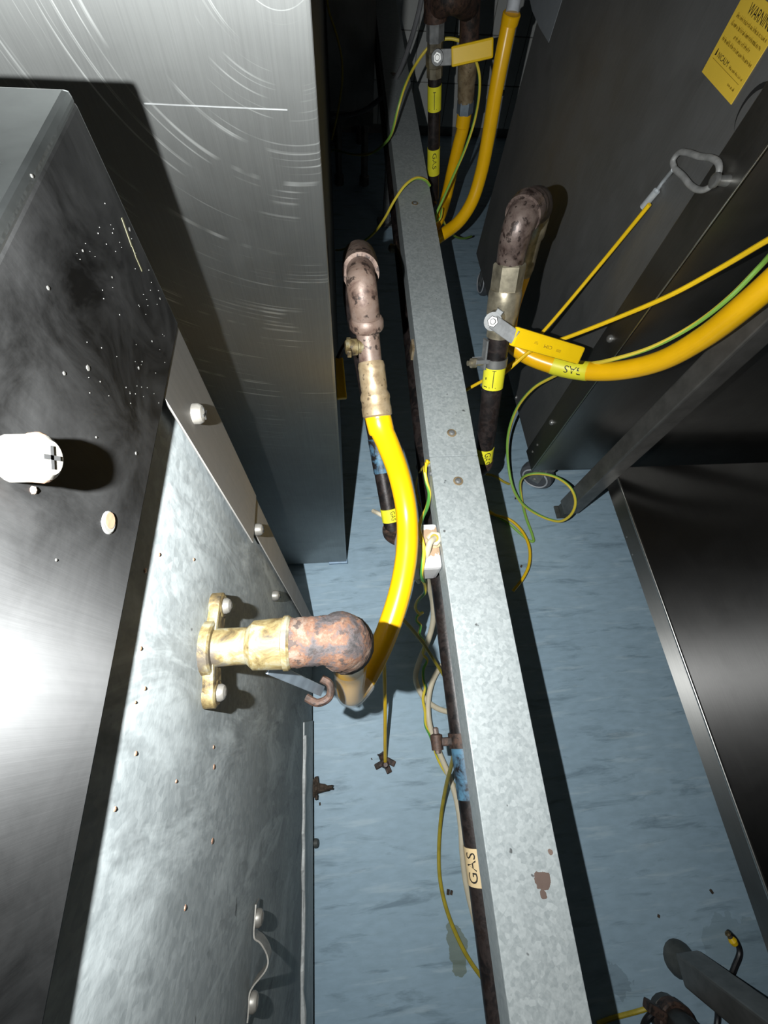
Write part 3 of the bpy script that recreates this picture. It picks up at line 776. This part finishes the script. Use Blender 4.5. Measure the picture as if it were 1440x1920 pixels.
HR = .0142
hose = thing('gas_hose', 'bright yellow gas hose looping from the brass coupling down to the rusted elbow', 'hose', Z(770, 1000, .47))
EL = FC + Vector((.083, -.001, -.030))
hp = [Z(707, 776, .598), Z(713, 800, .590), Z(727, 832, .572), Z(748, 890, .535), Z(762, 960, .505), Z(763, 1030, .492), Z(752, 1100, .483), Z(733, 1165, .474), Z(710, 1222, .462), Z(684, 1272, .448), Z(662, 1298, .462), EL + Vector((.000, -.003, -.13)), EL + Vector((0, 0, -.06)), EL]
seg_tube('tube', hose, hp, HR, 'hose_yellow', 24, 10)
stack('ferrule', hose, Z(706, 770, .600), Z(716, 812, .583), [(0, .0150), (.1, .0158), (.9, .0158), (1, .0146)], 'hose_yellow', 24)
hs = smooth(hp, 10); k = len(hs)
bm = NB(); tube(bm, hs[int(k * .70):int(k * .90)], HR + .0022, 24, False); obj('clear_sleeve', bm, 'sleeve_clear', hose, 'cloudy clear plastic sleeve')

# --- right drop: riser with ball valve, U-bend, hose
rb = Z(905, 868, .335); r1 = Z(936, 625, .553); r2 = Z(956, 495, .640)
rd = thing('gas_drop', 'black gas riser with ball valve and brown rusted bend right of the trunking', 'pipe', rb)
seg_tube('riser', rd, [rb, r1], .0166, 'black_pipe')
seg_tube('tee_branch', rd, [rb + (r1 - rb) * .03, rb, rb + Vector((-.012, -.006, -.012)), Vector((shx(rb.y) + .02, rb.y - .01, PZ - .03)), Vector((shx(rb.y), rb.y - .01, PZ))], .019, 'rust_dark')
ra = (r1 - rb).normalized(); rf = EYE - r1
t0, t1_ = .03, .17
sl = sleeve(rd, lerp(rb, r1, .02), lerp(rb, r1, .15), .0174, 'label_yellow')
bm = NB(); lay_round(bm, fit('GAS', (r1 - rb).length * .105, .012), lerp(rb, r1, .085), -ra, rf + Vector((.3, 0, 0)), .0178, 1); obj('lettering', bm, 'ink', sl)
sl = sleeve(rd, lerp(rb, r1, .64), lerp(rb, r1, .80), .0174, 'label_yellow')
bm = NB(); lay_round(bm, glyphs_from([(-.014, -.0006, .014, .0006), (-.0146, -.006, -.0136, .006), (.0136, -.003, .0146, .003), (-.0146, .009, -.013, .016), (-.002, .012, .002, .014)]), lerp(rb, r1, .72), ra, rf, .0178, 1); obj('flow_mark', bm, 'ink', sl)
# earth clamp
k0 = lerp(rb, r1, .80)
cl = thing('earth_clamp', 'bright steel earth clamp with a screw on the right riser, below the valve', 'clamp', k0)
stack('band', cl, lerp(rb, r1, .79), lerp(rb, r1, .845), [(0, .0184), (1, .0184)], 'chrome', 24)
side = Vector((-1, -.15, .1)).normalized()
bm = NB(); obox(bm, lerp(rb, r1, .87) + side * .021, ra, side, (.045, .014, .003), .001); obox(bm, lerp(rb, r1, .83) + side * .026, side, ra, (.022, .016, .004), .001); obj('bracket', bm, 'zinc', cl)
bm = NB(); lathe(bm, lerp(rb, r1, .815) + side * .022, side, [(0, .0045), (.012, .0045), (.013, .0075), (.021, .0075), (.022, .004), (.027, .004)], 12); obj('screw', bm, 'brass_nickel', cl)
# valve body
stack('valve_body', rd, lerp(r1, r2, -.04), r2, [(0, .0190), (.10, .0190), (.12, .0205), (.30, .0225), (.36, .0235), (.62, .0238), (.66, .0228), (.68, .0222)], 'brass_nickel', 26)
stack('hex_nut', rd, lerp(r1, r2, .66), lerp(r1, r2, 1.02), [(0, .0222), (.94, .0222), (1, .0205)], 'brass_nickel', 6)
stem_d = (EYE - lerp(r1, r2, .3)).normalized() * .8 + Vector((-.45, -.2, 0)); stem_d.normalize()
s0 = lerp(r1, r2, .34)
L0 = Z(924, 603, .590); L1 = Z(962, 630, .588); L2 = Z(1088, 667, .540)
bm = NB(); lathe(bm, s0, L0 - s0, [(.01, .012), (.026, .0115), (.028, .010), ((L0 - s0).length + .003, .0045)], 16); obj('stem', bm, 'brass_nickel', rd)
ln = (EYE - L0).normalized()
bm = NB()
lathe(bm, L0 - ln * .0015, ln, [(0, .0125), (.003, .0125)], 20)
obox(bm, lerp(L0, L1, .55), L1 - L0, ln, ((L1 - L0).length * 1.15, .019, .003), .001)
obox(bm, L0 + (L1 - L0).normalized().cross(ln) * -.012 + ln * -.003, (L1 - L0).normalized().cross(ln), ln, (.012, .010, .003), .001)
la = obj('lever', bm, 'zinc', rd, 'zinc-plated valve lever')
gd = (L2 - L1); gn = (EYE - L1)
bm = NB(); obox(bm, lerp(L1, L2, .5), gd, gn, (gd.length, .026, .009), .0035); gp = obj('grip', bm, 'grip_yellow', la, 'yellow plastic lever grip')
bm = NB(); ga = gd.normalized(); gnn = (gn - ga * gn.dot(ga)).normalized(); gw = gnn.cross(ga)
o_ = lerp(L1, L2, .5) + gnn * .0046
for (s, t_, hh) in (('CIM', -.05, .0055),):
    lay_flat(bm, fit(s, .016, hh), o_ + ga * .008, -ga, -gw, .0003) if False else None
def on_grip(vf, t_, w_): lay_flat(bm, vf, o_ + ga * t_ - gw * w_, -ga, -gw, .0002)
on_grip(fit('CIM', .016, .0048), -.004, .001)
on_grip(glyphs_from([(i * .0016, -.002, i * .0016 + .0006, .002) for i in range(6)]), .022, .002)
on_grip(glyphs_from([(-.004, .0012, .004, .0016), (-.004, -.0002, .004, .0002), (-.003, -.0016, .003, -.0012)]), -.028, .0)
obj('print', bm, 'ink_faded', gp)
bm = NB(); lathe(bm, L0, ln, [(0, .0078), (.0055, .0078), (.0062, .0068)], 6); lathe(bm, L0, ln, [(.005, .0042), (.010, .0042), (.0108, .003)], 14); obj('lever_nut', bm, 'chrome', la)
# rusted bend
e = [r2 + (r2 - r1) * .02, Z(962, 462, .662), Z(972, 425, .684), Z(985, 398, .694), Z(996, 388, .690)]
seg_tube('bend', rd, e, lambda t: .0185 + .0035 * t, 'rust_brown', 26, 8)
bb = [Z(984, 396, .694), Z(997, 385, .690), Z(1006, 382, .678), Z(1009, 392, .655)]
seg_tube('bend_collar', rd, [Z(980, 404, .693), Z(990, 391, .694)], .0238, 'rust_brown', 26, 3)
seg_tube('return_bend', rd, bb, .0200, 'rust_brown', 24, 6)
hp2 = [Z(1008, 394, .652), Z(998, 440, .60), Z(978, 512, .545), Z(957, 582, .490)]
stack('return_coupling', rd, hp2[0], hp2[2], [(0, .018), (.1, .020), (.35, .020), (.4, .017), (.9, .018), (1, .0165)], 'brass_nickel', 20)
rh = thing('gas_hose', 'thick yellow gas hose with a GAS band sweeping up to the right edge', 'hose', Z(1080, 692, .43))
HR2 = .0160
hq = [hp2[2], hp2[3], Z(955, 632, .452), Z(980, 660, .440), Z(1030, 682, .440), Z(1090, 695, .452), Z(1160, 695, .487), Z(1240, 676, .537), Z(1320, 632, .60), Z(1400, 570, .668), Z(1480, 500, .722), Z(1600, 390, .78)]
seg_tube('tube', rh, hq, HR2, 'hose_yellow', 26, 10)
hs = smooth(hq, 10)
def near_px(pts, px, py):
    def pr(p):
        v = RM.transposed() @ (p - EYE); return Vector((720 + FPX * v.x / -v.z, 960 - FPX * v.y / -v.z))
    return min(range(len(pts)), key=lambda i: (pr(pts[i]) - Vector((px, py))).length)
i0 = near_px(hs, 1038, 684); i1 = near_px(hs, 1102, 696)
bm = NB(); tube(bm, hs[i0:i1 + 1], HR2 + .0008, 26); gb = obj('label_band', bm, 'label_yellow', rh)
mid = hs[(i0 + i1) // 2 + 1]; da = (hs[i1] - hs[i0]).normalized()
bm = NB(); lay_round(bm, fit('GAS', .034, .013), mid + da * .006, -da, (EYE - mid) + Vector((0, -.12, 0)), HR2 + .0014, 1); obj('lettering', bm, 'ink', gb)

# --- far drop
YV = 1.25
fb = Z(812, 372, .352); f1 = YP(815, 140, YV); f2 = YP(816, 62, YV); f3 = YP(818, -60, YV)
fd = thing('gas_drop', 'far black gas riser with a yellow valve lever and two labels, by the tiled wall', 'pipe', fb)
seg_tube('riser', fd, [fb, f1], .0150, 'black_pipe')
seg_tube('tee_branch', fd, [fb, fb + Vector((-.01, 0, -.01)), Vector((shx(fb.y), fb.y, PZ))], .0165, 'rust_dark')
fa = (f1 - fb).normalized(); ff = EYE - f1
def far_t(py):
    return min([i / 200 for i in range(201)], key=lambda t: abs((lambda v: 960 - FPX * v.y / -v.z)(RM.transposed() @ (lerp(fb, f1, t) - EYE)) - py))
sl = sleeve(fd, lerp(fb, f1, far_t(325)), lerp(fb, f1, far_t(277)), .0158, 'label_yellow')
bm = NB(); lay_round(bm, fit('GAS', .034, .010), lerp(fb, f1, far_t(296)), -fa, ff + Vector((.2, 0, 0)), .0162, 1); obj('lettering', bm, 'ink', sl)
sl = sleeve(fd, lerp(fb, f1, far_t(205)), lerp(fb, f1, far_t(159)), .0158, 'label_yellow')
bm = NB(); lay_round(bm, glyphs_from([(-.017, -.0006, .013, .0006), (-.0176, -.006, -.0164, .012), (.0125, -.003, .0137, .003)]), lerp(fb, f1, far_t(182)), fa, ff, .0162, 1); obj('flow_mark', bm, 'ink', sl)
stack('valve_body', fd, lerp(f1, f2, -.05), lerp(f1, f2, .85), [(0, .0175), (.28, .0175), (.32, .0195), (.7, .020), (.75, .0165), (1, .0165)], 'brass_nickel', 8)
stack('hex_nut', fd, lerp(f1, f2, .82), lerp(f1, f2, 1.3), [(0, .0185), (1, .0185)], 'zinc', 6)
seg_tube('stub', fd, [lerp(f1, f2, 1.28), f3], .0235, 'rust_dark', 18, 3)
lo = YP(820, 108, YV - .04); l1 = YP(846, 107, YV - .045); l2 = YP(925, 89, YV - .05)
ln = (EYE - lo).normalized()
bm = NB(); lathe(bm, lo - ln * .02, ln, [(0, .012), (.02, .012), (.023, .013), (.026, .012)], 16); obox(bm, lerp(lo, l1, .5), l1 - lo, ln, ((l1 - lo).length * 1.1, .024, .004), .001); la = obj('lever', bm, 'zinc', fd)
bm = NB(); obox(bm, lerp(l1, l2, .5), l2 - l1, ln, ((l2 - l1).length, .030, .010), .004); obj('grip', bm, 'grip_yellow', la, 'yellow plastic lever grip')
bm = NB(); lathe(bm, lo, ln, [(0, .008), (.009, .008)], 6); lathe(bm, lo, ln, [(.008, .005), (.014, .004)], 10); obj('lever_nut', bm, 'chrome', la)
YH = 1.28
d0 = YP(884, -60, YH); d1 = YP(880, 60, YH); d2 = YP(877, 112, YH); d3 = YP(873, 190, YH); d4 = YP(871, 212, YH)
seg_tube('cross_pipe', fd, [YP(818, 8, YV), YP(845, -6, YV - .03), YP(880, 10, YH)], .0235, 'rust_dark', 18)
seg_tube('down_pipe', fd, [d0, YP(881, 20, YH), d1, d2], .021, 'rust_dark', 18)
stack('coupling', fd, d2, d3, [(0, .0205), (.02, .0215), (.48, .0210), (.52, .0198), (.86, .0196), (.9, .0185), (1, .0185)], 'brass_tan', 24)
stack('hex_nut', fd, lerp(d3, d4, -.1), d4, [(0, .0195), (1, .0195)], 'zinc_blue', 6)
fh = thing('gas_hose', 'far yellow gas hose hanging in a loop behind the trunking', 'hose', Z(840, 420, .3))
HR3 = .0150
hf = [d4, YP(868, 240, YH), YP(860, 270, YH), YP(848, 320, YH), YP(836, 372, YH), Z(822, 412, .33), Z(806, 440, .30), Z(812, 450, .30), Z(835, 436, .325), Z(862, 414, .365), Z(885, 378, .41), Z(902, 325, .465), Z(915, 260, .53), Z(928, 180, .60), Z(943, 100, .66), Z(955, 40, .70)]
seg_tube('tube', fh, hf, HR3, 'hose_yellow', 22, 10)
stack('ferrule', fh, d4, YP(867, 238, YH), [(0, .0172), (.95, .0172), (1, .0155)], 'hose_yellow', 22)
e1 = Z(955, 44, .698); e2 = Z(960, 24, .712)
stack('end_ferrule', fh, e1, e2, [(0, .0165), (.9, .0175), (1, .016)], 'hose_yellow', 22)
stack('end_pipe', fh, e2, Z(975, -60, .76), [(0, .0125), (1, .0125)], 'castor_ring', 18)

# ------------------------------------------------------------------ junction box on the trunking's flank
jb = thing('junction_box', 'small white rust-stained junction box with a cable gland, on the trunking', 'junction box', Vector((.105, .215, .40)))
jc = Vector((.1075, 0, 0)); ja = Z(803, 980, .435); jbb = Z(808, 1042, .435)
bm = NB(); box(bm, (.076, jbb.y - .018, .375), (TX0 + .001, ja.y, .432), .006); obj('case', bm, 'box_white', jb)
bm = NB(); box(bm, (.0725, jbb.y - .012, .372), (.0765, ja.y - .004, .425), .002); obj('back_plate', bm, 'box_white', jb)
g0 = Z(814, 1013, .432); gv = Vector((-.15, -.1, 1)).normalized()
bm = NB(); lathe(bm, g0, gv, [(-.002, .0125), (.003, .0125), (.004, .011)], 20); gl = obj('gland_ring', bm, 'label_cream', jb)
bm = NB(); lathe(bm, g0, gv, [(.003, .0115), (.011, .0110), (.012, .0095)], 6); obj('gland_nut', bm, 'cable_cream', gl)
bm = NB(); lathe(bm, g0, gv, [(.0115, .0062), (.0126, .0062)], 14); obj('gland_hole', bm, 'wire_olive', gl)

# ------------------------------------------------------------------ cables and wires
def wire(name, pts, r, mat, label, cat='wire', seg=10, per=8, group=None, cut=False):
    P = [p if isinstance(p, Vector) else Z(*p) for p in pts]
    bm = NB(); tube(bm, smooth(P, per), r, seg)
    return solo(name, bm, mat, label, cat, P[len(P) // 2], group)
CR = .0045
g1 = g0 + gv * .010
wire('flex_cable', [g1, g1 + Vector((-.008, -.008, .006)), (800, 1038, .435), (788, 1056, .415), (779, 1074, .38), (785, 1090, .30)], CR, 'cable_cream', 'cream cable coming out of the junction box gland', 'cable', 12)
wire('flex_cable', [(800, 1072, .36), (804, 1095, .30), (812, 1130, .22), (812, 1165, .16), (803, 1200, .11), (787, 1238, .07), (779, 1268, .05), (784, 1290, .03), (798, 1312, .02), (820, 1328, .012), (845, 1336, .008), (880, 1344, .007)], .0058, 'cable_cream', 'cream cable hanging below the junction box, curling right under the pipe', 'cable', 12)
wire('flex_cable', [(880, 1222, .008), (850, 1232, .010), (827, 1250, .014), (812, 1275, .02), (804, 1305, .025), (803, 1340, .028), (809, 1372, .025), (824, 1412, .018), (842, 1455, .012), (856, 1500, .009), (864, 1550, .008), (867, 1600, .008), (873, 1650, .008), (884, 1700, .008), (903, 1762, .007), (930, 1820, .007)], .0058, 'cable_cream', 'long cream cable lying on the floor left of the trunking', 'cable', 12)
wire('flex_cable', [(700, 958, .31), (714, 965, .33), (730, 974, .33), (760, 990, .34), (790, 1010, .38)], .004, 'cable_cream', 'short cream cable passing behind the left riser', 'cable')
# earth wire from the joint of the trunking down to the floor
wire('earth_wire', [XP(803, 866, TX0 - .003), (797, 878, .435), (799, 900, .425), (805, 925, .42), (801, 950, .425), (791, 972, .438), (786, 992, .442), (791, 1012, .442), (795, 1030, .440), (793, 1055, .437), (790, 1076, .42), (797, 1098, .32), (796, 1112, .28), (782, 1128, .24), (779, 1140, .22), (786, 1150, .20), (792, 1149, .19), (783, 1155, .18), (781, 1163, .17), (788, 1172, .16), (788, 1178, .15), (786, 1188, .14), (793, 1200, .12), (795, 1215, .10), (793, 1226, .085), (801, 1238, .07), (794, 1255, .055), (794, 1275, .045), (797, 1290, .04), (793, 1310, .035), (797, 1335, .03), (798, 1360, .028), (807, 1380, .025), (822, 1425, .006), (842, 1458, .005), (860, 1480, .004), (900, 1510, .004)], .0030, 'earth_wire', 'kinked green and yellow earth wire hanging from the trunking joint', 'wire', 8, 6)
bm = NB(); q = XP(803, 866, TX0 - .003); lathe(bm, q + Vector((-.004, 0, 0)), (1, 0, 0), [(0, .004), (.004, .004)], 10); obox(bm, q + Vector((-.004, -.006, -.006)), (0, -.7, -.7), (1, 0, 0), (.016, .006, .003))
solo('cable_lug', bm, 'rope_yellow', 'yellow crimp lug at the trunking joint', 'cable lug', q)
wire('earth_wire', [(905, 1600, .02), (893, 1640, .02), (886, 1665, .02), (889, 1692, .015), (900, 1715, .01), (930, 1740, .006)], .0028, 'earth_wire', 'green wire peeping out beside the cream GAS label', 'wire', 8)
wire('earth_wire', [(808, 866, .425), (792, 878, .38), (782, 900, .33), (781, 925, .30), (790, 950, .28), (805, 972, .28)], .002, 'wire_olive', 'thin dull wire looping down behind the trunking joint', 'wire', 8)
wire('bond_wire', [(745, 1150, .30), (757, 1163, .26), (775, 1183, .21), (793, 1206, .16), (815, 1240, .10), (842, 1282, .03), (870, 1320, .01)], .0034, 'wire_olive', 'dull yellow wire slanting from the hose down under the gas pipe', 'wire', 8)
wire('bond_wire', [(857, 1398, .30), (852, 1412, .24), (845, 1440, .16), (835, 1480, .08), (827, 1530, .03), (823, 1585, .012), (824, 1640, .008), (833, 1690, .006), (850, 1740, .006), (877, 1795, .006), (912, 1843, .006), (950, 1880, .006)], .0036, 'wire_olive', 'olive yellow wire curving over the floor from the rusty pipe clip', 'wire', 8)
# restraint wire with floor anchor
an = Z(722, 1432, 0)
wire('restraint_wire', [an + Vector((0, .004, .012)), (722, 1400, .06), (722, 1330, .16), (720, 1240, .27), (716, 1175, .36), (722, 1150, .40)], .0034, 'rope_yellow', 'yellow coated wire rising from a rusty floor anchor to the hose', 'wire', 8)
fa_ = thing('floor_anchor', 'small rusty winged anchor on the floor at the end of a yellow wire', 'anchor', an)
bm = NB()
for (dx, dy, a_, s_) in ((-.014, .0, .4, .022), (.014, .003, -.5, .020), (.006, -.009, -1.2, .016), (-.006, .011, 1.9, .018)):
    obox(bm, an + Vector((dx * .8, dy, .007)), (math.cos(a_), math.sin(a_), .2), (.2, .1, 1), (s_, .011, .006), .002)
obj('wings', bm, 'rust_dark', fa_)
bm = NB(); lathe(bm, an, (0, 0, 1), [(0, .009), (.01, .008), (.014, .005), (.018, .004)], 10); obj('post', bm, 'rust_brown', fa_)

# right-hand side
car0 = XP(1265, 312, XR - .014)
wire('restraint_rope', [(1218, 383, .665), Z(1122, 500, .556), Z(1020, 620, .452), Z(962, 680, .40), Z(885, 725, .345), Z(850, 745, .31)], .0032, 'rope_yellow', 'straight yellow coated steel rope running from the carabiner down to the trunking', 'rope', 8, 6)
ca = thing('carabiner', 'grey steel carabiner hooked on the unit corner, holding a yellow rope', 'carabiner', XP(1310, 320, XR - .012))
lp = [(1264, 316), (1262, 300), (1272, 287), (1288, 286), (1310, 293), (1335, 297), (1347, 306), (1348, 322), (1338, 343), (1325, 354), (1310, 356), (1294, 347), (1280, 330)]
pts = [XP(x, y, XR - .012) for x, y in lp]
cs = smooth(pts + [pts[0]], 6)
bm = NB(); tube(bm, cs, .0036, 12, False); obj('loop', bm, 'zinc_light', ca)
q = XP(1350, 335, XR - .012)
bm = NB(); lathe(bm, Vector((XR, q.y - .004, q.z)), (-1, 0, 0), [(0, .009), (.003, .009), (.004, .006), (.018, .005), (.019, .008), (.022, .008), (.023, .005)], 16); obj('eye_bolt', bm, 'chrome', ca)
fe0 = Z(1231, 358, .678); fe1 = Z(1206, 388, .652)
bm = NB(); tube(bm, smooth([fe0, Z(1240, 345, .683), XP(1262, 318, XR - .014)], 4), .0026, 8); tube(bm, [fe1, fe0], .0052, 12); obj('ferrule', bm, 'ferrule_white', ca, 'pale crimped ferrule')
wire('restraint_rope', [Z(1560, 385, .80), (1440, 450, .745), (1350, 503, .692), (1260, 552, .64), (1160, 595, .575), (1060, 634, .505), (1000, 655, .465), (945, 700, .42)], .0034, 'rope_yellow', 'thin yellow cable coming in from the right edge above the thick hose', 'cable', 8)
wire('earth_wire', [Z(1560, 390, .80), (1480, 440, .745), (1425, 500, .69), (1370, 556, .655), (1300, 610, .602), (1220, 652, .548), (1140, 676, .497), (1085, 686, .44), (1040, 705, .36), (1000, 728, .30), (968, 768, .22), (953, 815, .15), (952, 860, .10), (962, 915, .06), (978, 943, .04), (1000, 960, .03), (1030, 974, .035), (1052, 977, .06), (1072, 963, .10), (1079, 940, .13), (1070, 915, .15), (1045, 896, .14), (1012, 888, .12), (988, 891, .10), (976, 903, .06), (977, 930, .02), (986, 970, .014), (998, 1003, .01), (1000, 1015, .010), (993, 1014, .008), (975, 1000, .006), (952, 980, .006), (935, 970, .006), (905, 950, .006)], .0034, 'earth_wire_light', 'long green and yellow earth wire coiled on the floor near the castor', 'wire', 8)
wire('earth_wire', [(900, 955, .01), (930, 966, .012), (955, 974, .02), (978, 995, .028), (992, 1025, .032), (992, 1058, .03), (980, 1085, .028), (962, 1108, .024)], .0036, 'rope_yellow', 'yellow wire with a cut end curving out from under the trunking', 'wire', 8)
wire('earth_wire', [(885, 885, .02), (907, 888, .02), (928, 893, .018), (944, 903, .012), (955, 908, .006)], .0034, 'wire_olive', 'short dull yellow wire stub by the foot of the right riser', 'wire', 8)
# far end
wire('earth_wire', [(622, 284, .10), (626, 281, .2), (660, 289, .28), (690, 289, .36), (715, 275, .44), (735, 248, .50), (746, 205, .545), (758, 165, .575), (780, 120, .60), (805, 88, .625), (835, 73, .64), (865, 78, .64), (886, 100, .635), (898, 135, .61), (899, 170, .585), (890, 225, .55), (872, 280, .50), (850, 330, .45), (830, 375, .40), (818, 402, .375), (817, 416, .365), (825, 410, .37), (829, 392, .38), (827, 402, .35), (840, 430, .28), (855, 444, .22), (870, 447, .17), (884, 443, .14)], .0030, 'earth_wire_light', 'green and yellow wire arching over the far yellow lever and hanging behind the trunking', 'wire', 8)
wire('earth_wire', [(630, 469, .06), (642, 468, .16), (670, 459, .24), (700, 438, .33), (722, 408, .40), (740, 375, .445), (760, 347, .470), (780, 334, .475), (798, 338, .465), (806, 348, .45)], .0030, 'earth_wire_light', 'yellow wire draped over the trunking from under the tall cabinet', 'wire', 8)
wire('hanging_wire', [YP(611, -40, 1.9), YP(616, 18, 1.88), YP(628, 55, 1.86), YP(640, 105, 1.84), YP(642, 145, 1.82), YP(636, 195, 1.80), YP(626, 245, 1.78), YP(622, 262, 1.76)], .0032, 'wire_olive', 'dim olive wire hanging in front of the far dark unit', 'wire', 8)
wire('hanging_cable', [YP(795, -30, 1.6), YP(788, 10, 1.6), YP(778, 50, 1.6), YP(765, 92, 1.62), YP(748, 135, 1.65), YP(725, 172, 1.70), YP(702, 194, 1.75), YP(680, 208, 1.80), YP(650, 216, 1.85), YP(622, 218, 1.88)], .0065, 'cable_grey', 'grey cable hanging down across the far tiles', 'cable', 10)
# far clip on the gas pipe, left of the trunking
q = Z(738, 466, .35)
fc = thing('pipe_clip', 'dim rusty clip beside the far trunking', 'pipe clip', q)
bm = NB(); obox(bm, q + Vector((.03, 0, 0)), (1, 0, 0), (0, 0, 1), (.05, .02, .03), .003); obj('block', bm, 'rust_dark', fc)
bm = NB(); lathe(bm, q, (-1, -.2, .3), [(0, .010), (.008, .010), (.012, .006)], 10); obj('nut', bm, 'brass_nickel', fc)

# ------------------------------------------------------------------ bottom right corner
wire('black_lead', [(1366, 1748, .012), (1381, 1765, .006), (1387, 1785, .005), (1378, 1812, .005), (1370, 1830, .006), (1352, 1850, .008), (1340, 1872, .012), (1346, 1900, .006), (1342, 1940, .005)], .0046, 'cable_black', 'black lead on the floor passing behind the near table leg', 'cable', 10)
q = Z(1363, 1748, .012); q2 = Z(1378, 1770, .012)
bt = thing('brass_plug', 'small brass plug lying on the floor at the end of the black lead', 'plug', q)
stack('pin', bt, q, lerp(q, q2, .45), [(0, .004), (.3, .0055), (.5, .004), (1, .005)], 'brass_dirty', 12)
stack('body', bt, lerp(q, q2, .42), q2, [(0, .005), (.3, .0065), (.5, .0075), (1, .006)], 'rope_yellow', 12)
fx = Z(1232, 1888, 0)
bl = thing('equipment_leg', 'dark round leg with a clamp at the bottom right corner', 'leg', fx)
bm = NB(); lathe(bm, fx + Vector((.012, -.012, 0)), (0, 0, 1), [(0, .030), (.012, .030), (.014, .026), (.9, .026)], 18); obj('post', bm, 'dark_steel', bl)
bm = NB(); lathe(bm, fx + Vector((.012, -.012, .018)), (0, 0, 1), [(0, .033), (.016, .033), (.018, .030)], 18); obox(bm, fx + Vector((-.02, .012, .03)), (1, -.6, .1), (0, 0, 1), (.03, .014, .022), .003); obj('clamp', bm, 'rust_dark', bl)
bm = NB(); lathe(bm, fx + Vector((-.012, -.01, .05)), (-.5, -.9, -.3), [(0, .003), (.006, .0045), (.012, .0035), (.018, .0045), (.03, .003)], 8); obj('bolt', bm, 'zinc', bl)
wire('black_lead', [fx + Vector((-.01, .012, .03)), fx + Vector((-.035, .005, .03)), fx + Vector((-.045, -.02, .015)), fx + Vector((-.04, -.06, .008)), fx + Vector((-.035, -.10, .006))], .0045, 'cable_black', 'black lead curling round the clamp in the bottom right corner', 'cable', 8)
wire('bond_wire', [(1120, 1920, .005), (1145, 1910, .005), (1170, 1903, .006), (1196, 1896, .008), (1215, 1890, .014)], .0034, 'wire_olive', 'short yellow wire on the floor running to the dark leg', 'wire', 8)
# grit on the floor
bm = NB()
for (x, y, s) in ((840, 1672, .005), (846, 1673, .004), (600, 1507, .003), (697, 1423, .002), (1333, 1671, .004), (1234, 1717, .003), (977, 1062, .004), (966, 935, .003), (725, 1005, .003)):
    p = Z(x, y, 0); obox(bm, p + Vector((0, 0, .0015)), (random.uniform(-1, 1), 1, .1), (0, 0, 1), (s * 1.6, s, .003))
g = solo('floor_grit', bm, 'grime', 'scattered dark specks of grit on the blue floor', 'grit', Z(840, 1672, 0)); g['kind'] = 'stuff'
for o in bpy.data.objects:
    if '_base' in o: del o['_base']
